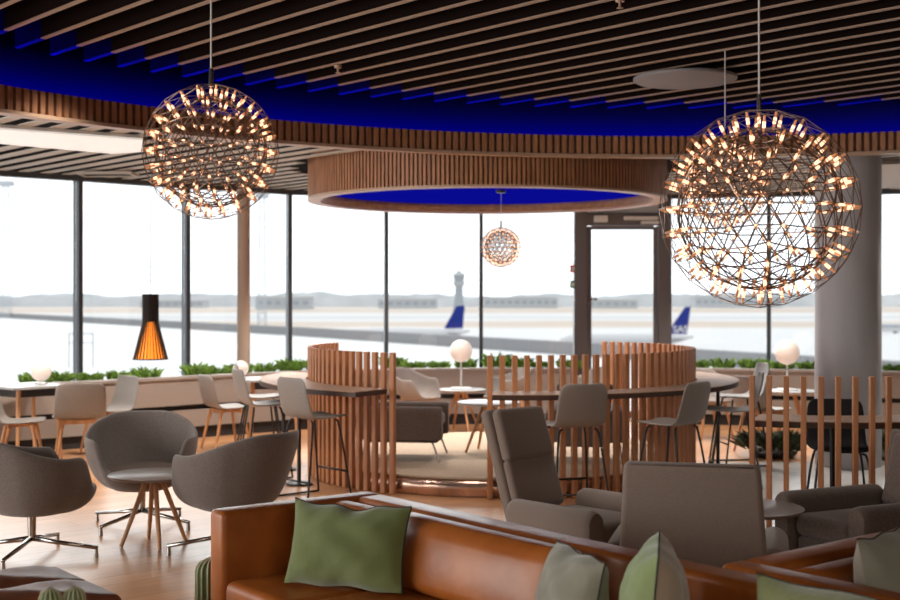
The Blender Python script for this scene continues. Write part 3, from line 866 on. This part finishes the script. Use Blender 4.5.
# cacti
def cactus(label, loc, h, r, poth, group=None, ribs=13):
    t = thing('potted_cactus', label, 'cactus', loc, random.uniform(0, 1), group)
    q = NB(); lathe(q, [(r * .80, .002), (r * .94, poth * .9), (r * .98, poth), (r * .9, poth), (r * .88, poth - .015), (0, poth - .015)], 32); obj('pot', q, M['pot'], t, 'auto')
    q = NB(); n = ribs * 6; prof = []
    for k in range(15):
        s = k / 14
        prof.append((r * (.82 + .18 * sin(min(1, s * 2.2) * pi / 2)) * (1 if s < .80 else sqrt(max(0.0, 1 - ((s - .80) / .20) ** 2)) * .97 + .03), poth - .02 + (h - poth + .02) * s))
    rings = [[q.verts.new((rr * (1 - .13 * (.5 - .5 * cos(ribs * 2 * pi * i / n))) * cos(2 * pi * i / n), rr * (1 - .13 * (.5 - .5 * cos(ribs * 2 * pi * i / n))) * sin(2 * pi * i / n), z)) for i in range(n)] for rr, z in prof]
    for Aq, Bq in zip(rings, rings[1:]):
        for i in range(n): q.faces.new((Aq[i], Aq[(i + 1) % n], Bq[(i + 1) % n], Bq[i]))
    q.faces.new(rings[-1])
    obj('stem', q, M['cactus'], t, True)
    for i in range(ribs):
        a = 2 * pi * i / ribs
        q = NB(); tube(q, [(rr * cos(a), rr * sin(a), z) for rr, z in prof], r * .055, 5); obj('rib_spines', q, M['spine'], t, True)
    return t
cactus('small ribbed cactus at the lower left, the left one of a pair', (at(50, 4.2), 4.2, 0), .675, .038, .45)
cactus('small ribbed cactus at the lower left, the right one of a pair', (at(74, 4.22), 4.22, 0), .675, .0385, .45)
cactus('green ribbed cactus half hidden behind the arm of the large leather sofa', (at(211, 6.05), 6.05, 0), .39, .075, .09, ribs=15)

# left lounge group
tub_chair('grey tub chair on a chrome star base, seen from behind at the far left', (-2.66, 7.95, 0), head(.82, .57))
tub_chair('grey tub chair on a chrome star base, facing the camera behind the small round table', (-2.22, 9.0, 0), head(.22, -1))
tub_chair('grey tub chair in profile with its side to the leather sofa arm', (-1.40, 8.12, 0), head(-.86, .5))
round_table('small round grey table on four splayed oak legs between the tub chairs', (-1.97, 8.32, 0), .30, .475, M['table_g'], splay=.215, legtop=.045)

# armchairs behind the sofas
lounge('high-backed taupe lounge armchair with a headrest, leaning back beside the sofa', (.74, 7.15, 0), head(.68, -.73), M['fab'], top=.975, tilt=19, headrest=True, armh=.505, rear=-.24)
lounge('low taupe lounge armchair seen from directly behind, in the middle', (1.19, 6.02, 0), head(.25, .97), M['fab'], top=.905, tilt=12, back_w=.60, armh=.50, W=.86, rear=-.235, wide_back=True)
lounge('dark taupe lounge armchair at the right edge facing the small round table', (2.38, 7.10, 0), head(-.90, -.43), M['fab_d'], top=.85, tilt=16, armh=.53)
round_table('small round brown table on a black pedestal among the lounge armchairs', (1.66, 6.98, 0), .31, .48, M['table_g'], base='ped')

# platform furniture
lounge('dark taupe armchair on thin chrome legs on the round carpeted platform', (-.42, 11.55, .165), head(.98, -.1), M['fab_d'], top=.70, tilt=12, chrome_legs=True, armh=.50, W=.72)
lounge('dark taupe armchair on the round platform seen through the posts', (1.22, 11.35, .165), head(.1, 1), M['fab_d'], top=.72, tilt=12, chrome_legs=True, armh=.50, W=.70, back_w=.5)
round_table('low round pale table on splayed oak legs on the round platform', (.37, 12.0, .165), .30, .48, M['table_w'], splay=.24)
tub_dining('pale taupe armchair with oak legs behind the platform, left of the globe lamp table', (at(417, 15.0), 15.0, 0), head(.7, -.45), M['plast_d'])
tub_dining('pale taupe armchair with oak legs behind the platform, right of the globe lamp table', (at(507, 15.1), 15.1, 0), head(-.85, -.25), M['plast'])
tub_dining('taupe armchair by the door, seen through the post tops', (at(597, 15.0), 15.0, 0), head(-.5, -.8), M['plast_d'])
round_table('low round table with the globe lamp, by the middle window planter', (at(461, 15.35), 15.35, 0), .31, .52, M['table_w'], splay=.24)
globe_lamp('large opal globe lamp on a tall white stem on the round table in the middle', (at(461, 15.35), 15.35, .52), .138, .33, .12)

# counter stools
ST = [
 ('taupe counter stool with black sled base at the left counter, nearest the tub chairs', (-1.12, 10.28), (.74, .68), 'plast', False),
 ('pale counter stool at the left counter, the middle of three in a row', (-1.72, 11.47), (.90, .42), 'plast', False),
 ('pale counter stool at the left counter, the farthest of three in a row', (-1.86, 12.32), (.97, .2), 'plast', False),
 ('taupe counter stool at the middle counter with its back towards us', (at(572, 9.62), 9.62), (-.30, .95), 'plast_d', False),
 ('taupe counter stool turned sideways at the right bend of the middle counter', (at(672, 9.75), 9.75), (-.74, .67), 'plast_d', False),
 ('dark taupe stool at the right end of the long counter, nearest the spaced posts', (at(733, 10.9), 10.9), (-1, .15), 'plast_d', False),
 ('pale stool at the right end of the long counter, second from the spaced posts', (at(740, 12.35), 12.35), (-1, -.1), 'plast', False),
 ('dark padded stool behind the spaced posts, in front of the grey column', (at(840, 8.86), 8.86), (-.15, -1), 'plast_d', True),
]
first = {}
for lab, (x, y), (fx, fy), mk, pad in ST:
    key = (mk, pad)
    if key in first: dup(first[key], (x, y, 0), head(fx, fy), lab, 'counter stools')
    else: first[key] = stool(lab, (x, y, 0), head(fx, fy), M['pad_d'] if pad else M[mk], 'counter stools', pad=pad, zs=.57 if pad else .66)

# rear dining groups
square_table('pale square table with a globe lamp by the far left window', (at(26, 12.70), 12.70, 0), R(-42), .66, .62, .76)
globe_lamp('small round globe lamp on the far left pale table', (at(41, 12.75), 12.75, .76), .10, .03, .055)
dc = dining_chair('taupe chair with oak legs at the left edge, beside the far left table', (at(20, 11.95), 11.95, 0), head(1, .22), M['plast'], 'oak-legged chairs')
dup(dc, (at(79, 12.35), 12.35, 0), head(-.35, .93), 'taupe chair with oak legs, its back to us at the far left table', 'oak-legged chairs')
dup(dc, (at(108, 13.1), 13.1, 0), head(-.66, -.62), 'taupe chair with oak legs between the far left table and the planter', 'oak-legged chairs')
square_table('pale square table by the window beside the warm grey column', (at(274, 14.05), 14.05, 0), R(8), .66, .62, .74)
globe_lamp('small round globe lamp on the table in front of the warm grey column', (at(241, 13.95), 13.95, .74), .085, .03, .05)
dup(dc, (at(226, 13.5), 13.5, 0), head(.85, .5), 'pale chair with oak legs facing the table by the warm grey column', 'oak-legged chairs')
round_table('small round pale table with a globe lamp near the right planter', (at(791, 14.6), 14.6, 0), .33, .56, M['table_w'], splay=.24)
globe_lamp('opal globe lamp on a stem on the round table right of the large pendant', (at(787, 14.6), 14.6, .56), .145, .30, .1)
dup(dc, (at(763, 13.3), 13.3, 0), head(.8, .6), 'pale chair with oak legs behind the first spaced post', 'oak-legged chairs')
tub_dining('brown armchair with oak legs near the planter, behind the pale stool', (at(709, 14.6), 14.6, 0), head(.3, -.9), M['plast_d'])
# dark plants on the floor near the column
dcl = clump_mesh('floor_plant', 260, .26, .30, .26, M['leaf_d'], .03)
for px, d, lab, s in ((773, 12.9, 'low dark leafy plant in a flat pot left of the grey column', 1.05), (893, 12.7, 'dark leafy plant in a flat pot right of the grey column', 1.35)):
    t = thing('floor_plant', lab, 'plant', (at(px, d), d, 0)); 
    q = NB(); lathe(q, [(.20, .006), (.25, .05), (.24, .06), (.0, .055)], 28); obj('pot', q, M['pot'], t, 'auto')
    o = bpy.data.objects.new('foliage', dcl); COL.objects.link(o); o.parent = t; o.location = (0, 0, .055); o.scale = (s, s, s * .68)

# ------------------------------------------------------------------ ceiling things
# hanging wooden ring
t = thing('hanging_ring', 'round wooden slatted ring hanging from the ceiling with a blue glowing inside', 'ceiling ring', (RC[0], RC[1], 0))
zb, zt = 2.68, 3.14
q = NB(); annulus(q, (0, 0), RR - .045, RR - .025, 0, 2 * pi, zb + .02, zt, 120); obj('drum', q, M['wood_dark'], t, True)
q = NB(); N = 270
for i in range(N):
    mt = Matrix.Rotation(2 * pi * i / N, 4, 'Z'); bx(q, (RR - .01, 0, (zb + zt) / 2 + .01), (.03, .026, zt - zb - .02), mt)
obj('slat_band', q, M['wood_ring'], t)
q = NB(); annulus(q, (0, 0), RR - .13, RR + .008, 0, 2 * pi, zb, zb + .022, 120); obj('bottom_rim', q, M['wood_rim'], t)
q = NB(); annulus(q, (0, 0), RR - .135, RR - .115, 0, 2 * pi, zb + .022, zb + .16, 120); obj('inner_band', q, M['wood_dark'], t, True)
q = NB(); lathe(q, [(0, zb + .11), (RR - .14, zb + .11), (RR - .14, zb + .13), (0, zb + .13)], 96); obj('blue_panel', q, M['blue_panel'], t)

def raimond(label, c, r, cord_top, sub, wr, group, leds=100, ledr=.0075):
    t = thing('globe_pendant', label, 'pendant lamp', c, 0, group)
    tb = bmesh.new(); bmesh.ops.create_icosphere(tb, subdivisions=sub, radius=r)
    bmesh.ops.rotate(tb, cent=(0, 0, 0), matrix=Matrix.Rotation(R(11), 3, 'Z') , verts=tb.verts)
    V = [v.co.copy() for v in tb.verts]; E = [(e.verts[0].index, e.verts[1].index) for e in tb.edges]
    nbr = {i: [] for i in range(len(V))}
    for a, b in E: nbr[a].append(b); nbr[b].append(a)
    tb.free()
    q = NB()
    for a, b in E: rod(q, V[a], V[b], wr * .7, n=4, caps=False)
    obj('outer_wires', q, M['wire'], t)
    q = NB()
    k = .82
    # inner lattice parallel to the outer one
    for a, b in E: rod(q, V[a] * k, V[b] * k, wr * 1.25, n=5, caps=False)
    obj('inner_wires', q, M['wire'], t)
    # copper clips with a glowing tip at every node
    order = sorted(range(len(V)), key=lambda i: V[i].y)         # those nearest the viewer first
    clip = None
    def clip_bm(bm2, d):
        d = d.normalized()
        rod(bm2, d * r * .80, d * r * .985, ledr, ledr * .9, 8)
    rest = NB(); restl = NB()
    for n_, i in enumerate(order):
        if n_ < leds:
            q = NB(); clip_bm(q, V[i]); o = obj('led_clip', q, M['copper'], t, 'auto')
            d = V[i].normalized(); q = NB(); rod(q, d * r * .86, d * r * .925, ledr * 1.25, ledr * 1.25, 8); obj('led', q, M['led'], o, 'auto')
        else:
            clip_bm(rest, V[i]); d = V[i].normalized(); rod(restl, d * r * .86, d * r * .925, ledr * 1.25, ledr * 1.25, 8)
    if len(order) > leds:
        o = obj('led_clip', rest, M['copper'], t); o['kind'] = 'stuff'
        o2 = obj('led', restl, M['led'], o); o2['kind'] = 'stuff'
    else: rest.free(); restl.free()
    q = NB(); rod(q, (0, 0, r), (0, 0, cord_top - c[2]), .0042 if r > .25 else .0025, n=6); obj('cord', q, M['white'], t)
    q = NB(); rod(q, (0, 0, r * .97), (0, 0, r + .07), .013, .010); obj('cord_grip', q, M['chrome'], t, 'auto')
    q = NB(); lathe(q, [(.05, cord_top - c[2] - .03), (.055, cord_top - c[2] - .001)], 24); obj('ceiling_cup', q, M['steel_black'], t, 'auto')
    return t
raimond('largest glowing copper wire globe pendant, in front of the grey column', (at(759, 5.6), 5.6, 2.045), .443, 3.775, 3, .0026, 'wire globe pendants', 100, .0062)
raimond('glowing copper wire globe pendant hanging above the left end of the leather sofa', (at(211, 5.6), 5.6, 2.30), .303, 3.775, 3, .0021, 'wire globe pendants', 100, .0050)
raimond('small glowing wire globe pendant hanging inside the wooden ring', (at(501, 13.3), 13.3, 2.18), .213, 2.787, 3, .0030, 'wire globe pendants', 100, .0055)
raimond('mid-sized wire globe pendant half hidden behind the largest one', (at(725, 8.7), 8.7, 2.436), .31, 3.775, 3, .0021, 'wire globe pendants', 100, .0065)

# orange slatted pendant
t = thing('cone_pendant', 'dark slatted cone pendant glowing orange, hanging before the left windows', 'pendant lamp', (at(150.5, 12.6), 12.6, 1.02))
prof = [(.175, 0), (.085, .36), (.082, .37), (.082, .66)]
q = NB(); lathe(q, [(.150, .01), (.066, .36), (.060, .40)], 32, cap0=False, cap1=False); obj('diffuser', q, M['orange'], t, True)
q = NB(); lathe(q, [(.064, .38), (.064, .66), (.0, .66)], 32, cap0=False); obj('neck_liner', q, M['shade_d'], t, 'auto')
q = NB(); N = 28
for i in range(N):
    a = 2 * pi * i / N; u = Vector((cos(a), sin(a), 0)); v = Vector((-sin(a), cos(a), 0)) * .0030
    for (r0, z0), (r1, z1) in zip(prof, prof[1:]):
        V8 = []
        for rr, z in ((r0, z0), (r1, z1)):
            for ri in (rr - .016, rr):
                for s in (-1, 1): V8.append(q.verts.new(u * ri + v * s + Vector((0, 0, z))))
        for f in ((0, 1, 3, 2), (4, 6, 7, 5), (0, 2, 6, 4), (1, 5, 7, 3), (2, 3, 7, 6), (0, 4, 5, 1)): q.faces.new([V8[k] for k in f])
obj('slat_shade', q, M['shade_d'], t)
q = NB(); lathe(q, [(.166, .0), (.178, .0), (.178, .012), (.166, .012)], 32, cap0=False, cap1=False); obj('bottom_hoop', q, M['shade_d'], t)
q = NB(); rod(q, (0, 0, .66), (0, 0, ceil_z(at(150.5, 12.6), 12.6) - 1.02 + .05), .004, n=6); obj('cord', q, M['steel_black'], t)

# ceiling disc, sprinklers, light box, door buttons
d = 9.4
t = thing('ceiling_disc', 'flat round pale disc hanging just below the dark ceiling slats', 'ceiling disc', (at(685, d), d, 3.27))
q = NB(); lathe(q, [(0, 0), (.36, 0), (.385, .012), (.385, .03), (.36, .04), (0, .04)], 56); obj('panel', q, M['disc'], t, 'auto')
q = NB(); rod(q, (.1, 0, .04), (.1, 0, .50), .02); obj('hanger', q, M['steel_black'], t, True)
for px, py, lab in ((338, 72, 'small brass sprinkler head under the dark slats, above the wooden ring'), (620, 7, 'small brass sprinkler head under the dark slats at the top edge of the picture')):
    z = 3.30; d = (z - EYE) * F / (HOR - py)
    t = thing('ceiling_sprinkler', lab, 'sprinkler', (at(px, d), d, z), 0, 'ceiling sprinklers')
    q = NB(); rod(q, (0, 0, .03), (0, 0, .48), .012); obj('pipe', q, M['wood_dark'], t, True)
    q = NB(); lathe(q, [(.026, .03), (.03, .045), (.018, .06)], 16); obj('collar', q, M['wood_rim'], t, 'auto')
    q = NB(); lathe(q, [(.008, -.01), (.02, -.006), (.008, 0), (.008, .03)], 16); obj('deflector', q, M['wood_rim'], t, 'auto')
t = thing('ceiling_light', 'long bright white light panel under the perimeter ceiling at the left', 'ceiling light', (0, 0, 0))
def onz(px, py, z): d = (z - EYE) * F / (HOR - py); return (at(px, d), d)
pts = [onz(143, 135, 3.03), onz(143, 147, 3.03), onz(112, 149, 3.03), onz(-40, 135, 3.03), onz(-40, 121, 3.03)]
q = NB(); prism(q, pts, 2.985, 3.0); obj('diffuser', q, M['light_panel'], t)
q = NB(); prism(q, [(p[0], p[1]) for p in pts], 3.001, 3.028); obj('housing', q, M['white'], t)
t = thing('ceiling_vent', 'grey rectangular ceiling vent above the left windows', 'vent', (at(108, 13.7), 13.7, 2.985), 0)
q = NB()
for yy in (-.16, .16): bx(q, (0, yy, .01), (.60, .03, .03))
for xx in (-.285, .285): bx(q, (xx, 0, .01), (.03, .29, .03))
obj('frame', q, M['pale_ceil'], t)
q = NB()
for k in range(7): bx(q, (0, -.12 + .04 * k, .014), (.54, .012, .016))
obj('grille', q, M['gap_ceil'], t)
dp = WP[DOOR]
for z, mm, nm, lab in ((2.03, 'red', 'alarm_box', 'small orange red alarm box on the left post of the glass door'), (1.82, 'greenbtn', 'door_button', 'small green door release box on the left post of the glass door')):
    t = thing(nm, lab, 'wall box', (dp.x - .105, dp.y - .07, z))
    q = NB(); bx(q, (0, 0, 0), (.07, .06, .10), None, .006); obj('casing', q, M[mm], t)
    q = NB(); bx(q, (0, -.033, 0), (.04, .01, .05), None, .003); obj('push_plate', q, M['white'], t)

# ------------------------------------------------------------------ outside
GZ = -12.0
bm = NB()
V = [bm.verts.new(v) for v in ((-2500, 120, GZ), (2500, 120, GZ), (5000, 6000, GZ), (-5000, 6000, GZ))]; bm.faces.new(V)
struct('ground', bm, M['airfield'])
# snow covered pier roof with grey parapet
rz_ = -1.75
def onp(px, py, z): d = (EYE - z) * F / (py - HOR); return Vector((at(px, d), d))
edge = [onp(x, y, -1.0) for x, y in ((-150, 306.5), (0, 313), (300, 327.5), (600, 344), (900, 362), (1100, 376))]
bm = NB()
V0 = [bm.verts.new((p.x, p.y, rz_)) for p in edge]
V1 = [bm.verts.new((p.x * .3 + (-14 + i * 6), 19.5 , rz_)) for i, p in enumerate(edge)]
for i in range(len(edge) - 1): bm.faces.new((V0[i], V0[i + 1], V1[i + 1], V1[i]))
roof = struct('roof', bm, M['snow'])
bm = NB(); ribbon(bm, edge, [p + Vector((.5, .8)) for p in edge], rz_ - .5, -1.0); obj('parapet', bm, M['parapet'], roof)

# far tree line and buildings
bm = NB()
for row, (d, base, var, c) in enumerate(((2300, 19, 6, 0), (1750, 13, 5, 1))):
    n = 220; top = []
    h = 0
    for i in range(n + 1):
        px = -200 + 1300 * i / n
        h = .7 * h + .3 * random.uniform(-1, 1)
        hh = base + var * (h + .4 * sin(i * .31 + row) + .3 * sin(i * .087 + 2 * row))
        x = at(px, d); top.append((bm.verts.new((x, d, GZ)), bm.verts.new((x, d, GZ + max(4, hh))), bm.verts.new((x, d + 60, GZ + max(4, hh) * .7))))
    for a, b in zip(top, top[1:]):
        bm.faces.new((a[0], b[0], b[1], a[1])); bm.faces.new((a[1], b[1], b[2], a[2]))
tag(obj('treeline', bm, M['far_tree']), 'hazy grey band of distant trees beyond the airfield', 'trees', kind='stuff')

def building(label, px, d, w, h, dep, roofh=1.0):
    x = at(px, d); t = thing('airport_building', label, 'building', (x, d, GZ))
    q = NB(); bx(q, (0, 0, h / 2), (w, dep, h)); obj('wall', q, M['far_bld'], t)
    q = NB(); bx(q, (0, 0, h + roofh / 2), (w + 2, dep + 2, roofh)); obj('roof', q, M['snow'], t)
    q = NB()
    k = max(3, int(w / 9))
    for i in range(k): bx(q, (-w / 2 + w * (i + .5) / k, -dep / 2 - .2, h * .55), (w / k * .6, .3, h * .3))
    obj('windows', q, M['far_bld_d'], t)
building('long low pale hangar left of the far control tower', 408, 1500, 70, 11, 40)
building('low pale terminal block just right of the far control tower', 520, 1550, 90, 13, 40)
building('pale hangar seen through the left half of the glass door', 610, 1500, 60, 10, 40)
building('distant low building seen through the glass left of the grey column', 735, 1600, 110, 14, 40)
building('distant low building behind the orange cone pendant', 175, 1600, 80, 9, 40)
building('distant grey hangar beside the warm grey column', 285, 1400, 60, 13, 40, 2)
# control tower
d = 1180; x = at(459, d)
t = thing('control_tower', 'distant grey airport control tower with a wide glazed cab', 'tower', (x, d, GZ))
q = NB(); lathe(q, [(6, 0), (4, 12), (3.6, 23)], 20); obj('shaft', q, M['far_bld_d'], t, 'auto')
q = NB(); lathe(q, [(3.6, 23), (5.6, 26), (5.6, 28)], 20); obj('deck', q, M['far_bld'], t, 'auto')
q = NB(); lathe(q, [(4.6, 28), (5.4, 34)], 20); obj('cab', q, M['far_bld_d'], t, 'auto')
q = NB(); lathe(q, [(5.8, 34), (5.4, 36), (2.4, 36.4), (2.4, 38.5), (0, 38.5)], 20); obj('roof', q, M['far_bld'], t, 'auto')

def plane(label, px, d, fin, face_left=True, text=None):
    """airliner parked side-on; fin is a list of image points of the tail fin outline"""
    s = -1 if face_left else 1
    fx = at(px, d); fz = GZ + 3.2
    t = thing('airliner', label, 'aircraft', (fx, d, GZ))
    def zz(py): return EYE - (py - HOR) * d / F - GZ
    pts = [((qx - px) / F * d, zz(qy)) for qx, qy in fin]
    q = NB()
    Aq = [q.verts.new((x, -.22, z)) for x, z in pts]; Bq = [q.verts.new((x, .22, z)) for x, z in pts]
    n = len(pts)
    for i in range(n): q.faces.new((Aq[i], Aq[(i + 1) % n], Bq[(i + 1) % n], Bq[i]))
    q.faces.new(Aq); q.faces.new(Bq[::-1])
    f = obj('tail_fin', q, M['navy'], t)
    zb = min(z for x, z in pts)
    r = 1.95; zc = zb - r + .35
    q = NB(); L = 34
    st = [(3.2, .25, .9), (0, .9, .5), (-5, 1.7, .1), (-10, r, 0), (-26, r, 0), (-29.5, 1.7, -.1), (-31.5, 1.1, -.35), (-32.6, .2, -.6)]
    tube(q, [(s * -1 * xx, 0, zc + dz) for xx, rr, dz in st], [rr for xx, rr, dz in st], 20); obj('fuselage', q, M['plane_w'], t, True)
    for sy in (-1, 1):
        q = NB()
        P = [(s * 14, sy * 1.2), (s * 19, sy * 1.2), (s * 12.5, sy * 16), (s * 11, sy * 16)]
        prism(q, P, zc - 1.1, zc - .8); obj('wing', q, M['plane_w'], t)
        q = NB(); prism(q, [(0, sy * .3), (s * 3.6, sy * .3), (s * -.5, sy * 6), (s * -1.8, sy * 6)], zc + .5, zc + .7); obj('stabiliser', q, M['plane_w'], t)
        q = NB(); rod(q, (s * 14.5, sy * 5.5, zc - 1.9), (s * 18.5, sy * 5.5, zc - 1.9), .9, 1.05, 16); obj('engine', q, M['navy'], t, 'auto')
    for gx, gy in ((28, 0), (14, 2.6), (14, -2.6)):
        q = NB(); rod(q, (s * gx, gy, .45), (s * gx, gy, zc - .5), .12); rod(q, (s * gx, gy - .25, .45), (s * gx, gy + .25, .45), .45, n=16); obj('landing_gear', q, M['far_bld_d'], t, 'auto')
    if text:
        cu = bpy.data.curves.new('tail_lettering', 'FONT'); cu.body = text[0]; cu.size = text[1]; cu.align_x = 'CENTER'; cu.extrude = .02
        cu.materials.append(M['plane_w']); cu.offset = .06
        to = bpy.data.objects.new('tail_text', cu); lm_ = bpy.data.meshes.new_from_object(to); bpy.data.objects.remove(to)
        o = bpy.data.objects.new('tail_lettering', lm_); COL.objects.link(o); o.parent = f
        o.location = ((text[2] - px) / F * d, -.28, zz(text[3])); o.rotation_euler = (pi / 2, 0, 0)
    return t
plane('parked airliner with a plain blue tail fin, seen in the middle window', 458, 340, [(444, 328.5), (456.5, 306), (464.5, 305.5), (463, 328.5)])
plane('parked airliner with white lettering on its blue tail fin, right of the glass door', 681, 330, [(669, 334), (672.5, 325), (685, 307), (690.5, 306.5), (687, 334)], True, ('SAS', 2.5, 680.3, 332.3))

# apron vehicle, masts, gantry
d = 470
t = thing('apron_bus', 'white airport bus far out on the apron right of the grey column', 'bus', (at(886, d), d, GZ))
q = NB(); bx(q, (0, 0, 2.2), (11, 2.6, 3.0), None, .25, 2); obj('body', q, M['plane_w'], t)
q = NB(); bx(q, (0, -1.32, 2.7), (10, .06, 1.0)); obj('windows', q, M['far_bld_d'], t)
for x in (-3.5, 3.5):
    q = NB(); rod(q, (x, -1.35, .52), (x, 1.35, .52), .52, n=18); obj('wheel', q, M['far_bld_d'], t, 'auto')
def mast(label, px, d, top, w):
    t = thing('lattice_mast', label, 'mast', (at(px, d), d, GZ))
    H = EYE + (HOR - top) * d / F - GZ
    for sx in (-1, 1):
        for sy in (-1, 1):
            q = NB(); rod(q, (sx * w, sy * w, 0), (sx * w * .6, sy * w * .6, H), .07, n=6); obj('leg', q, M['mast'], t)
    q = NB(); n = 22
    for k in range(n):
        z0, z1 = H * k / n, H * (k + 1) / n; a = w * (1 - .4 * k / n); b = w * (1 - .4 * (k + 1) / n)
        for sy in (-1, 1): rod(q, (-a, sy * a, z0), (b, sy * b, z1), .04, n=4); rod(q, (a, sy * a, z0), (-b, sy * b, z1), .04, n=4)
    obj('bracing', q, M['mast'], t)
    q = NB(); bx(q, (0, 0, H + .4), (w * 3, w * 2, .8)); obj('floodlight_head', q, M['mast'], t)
mast('tall pale lattice mast outside at the far left edge', 6, 200, 186, .75)
mast('tall pale lattice mast outside beside the warm grey column', 262, 230, 198, .8)
# small steel gantry on the pier roof, left
d = 60
t = thing('roof_gantry', 'thin grey steel gantry frame standing on the snowy roof at the left', 'gantry', (at(81, d), d, rz_))
for sx in (-1, 1):
    q = NB(); rod(q, (sx * .58, 0, 0), (sx * .58, 0, 1.65), .035, n=8); obj('post', q, M['mast'], t)
q = NB(); rod(q, (-.62, 0, 1.65), (.62, 0, 1.65), .035, n=8); rod(q, (-.58, 0, 1.2), (.58, 0, 1.2), .025, n=8); obj('crossbar', q, M['mast'], t)

# ------------------------------------------------------------------ light, world, camera
w = bpy.data.worlds.new('overcast'); SC.world = w; w.use_nodes = True
nt = w.node_tree; bg = nt.nodes['Background']
tc = nt.nodes.new('ShaderNodeTexCoord'); sp_ = nt.nodes.new('ShaderNodeSeparateXYZ'); rp = nt.nodes.new('ShaderNodeValToRGB')
nt.links.new(tc.outputs['Generated'], sp_.inputs[0]); nt.links.new(sp_.outputs['Z'], rp.inputs['Fac'])
rp.color_ramp.elements[0].position = 0.0; rp.color_ramp.elements[0].color = (0.86, 0.90, 0.95, 1)
rp.color_ramp.elements[1].position = 0.35; rp.color_ramp.elements[1].color = (0.97, 0.985, 1.0, 1)
nt.links.new(rp.outputs['Color'], bg.inputs['Color']); bg.inputs['Strength'].default_value = 1.9

def area(name, loc, rot, sx, sy, power, col):
    l = bpy.data.lights.new(name, 'AREA'); l.shape = 'RECTANGLE'; l.size = sx; l.size_y = sy; l.energy = power; l.color = col
    o = bpy.data.objects.new(name, l); COL.objects.link(o); o.location = loc; o.rotation_euler = rot
    return o
area('left_fill', (-8.6, 3.5, 1.8), (0, R(-90), 0), 2.4, 7, 430, (1, .95, .88))  # unseen fill lamp added at the left to brighten the interior
area('warm_back_fill', (1.5, -2.0, 3.2), (R(25), 0, 0), 5, 2, 400, (1, .88, .74))  # unseen fill lamp added behind the camera for camera-facing sides
def spot(x, y, z, power, ang=110):
    l = bpy.data.lights.new('downlight', 'SPOT'); l.energy = power; l.color = (1, .92, .83); l.spot_size = R(ang); l.spot_blend = .6; l.shadow_soft_size = .12
    o = bpy.data.objects.new('downlight', l); COL.objects.link(o); o.location = (x, y, z)
for x, y in ((-4.2, 11.2), (-3.0, 12.6), (-1.9, 13.6), (3.0, 13.6), (4.8, 12.6), (3.2, 15.0), (-1.0, 15.4)): spot(x, y, 2.95, 210)
for x, y in ((-.3, 13.0), (1.1, 13.0), (.4, 14.2)): spot(x, y, 2.76, 170)
for x, y in ((-2.6, 8.8), (-.6, 8.9), (1.2, 8.8), (3.2, 8.8), (-.3, 10.2)): spot(x, y, 3.3, 60)
su = bpy.data.lights.new('hazy_sun', 'SUN'); su.energy = 2.2; su.angle = R(50); su.color = (1, .98, .95)
so = bpy.data.objects.new('hazy_sun', su); COL.objects.link(so); so.rotation_euler = Vector((.22, -.88, -.42)).to_track_quat('-Z', 'Y').to_euler()
cam = bpy.data.cameras.new('camera'); co = bpy.data.objects.new('camera', cam); COL.objects.link(co)
co.location = (0, 0, EYE); co.rotation_euler = (pi / 2, 0, 0)
cam.lens = 50; cam.sensor_width = 36; cam.shift_y = -3 / 900
cam.clip_end = 10000
cam.dof.use_dof = True; cam.dof.focus_distance = 6.6; cam.dof.aperture_fstop = 2.6
SC.camera = co
SC.view_settings.view_transform = 'Standard'
SC.view_settings.look = 'None'
SC.view_settings.exposure = 0.15
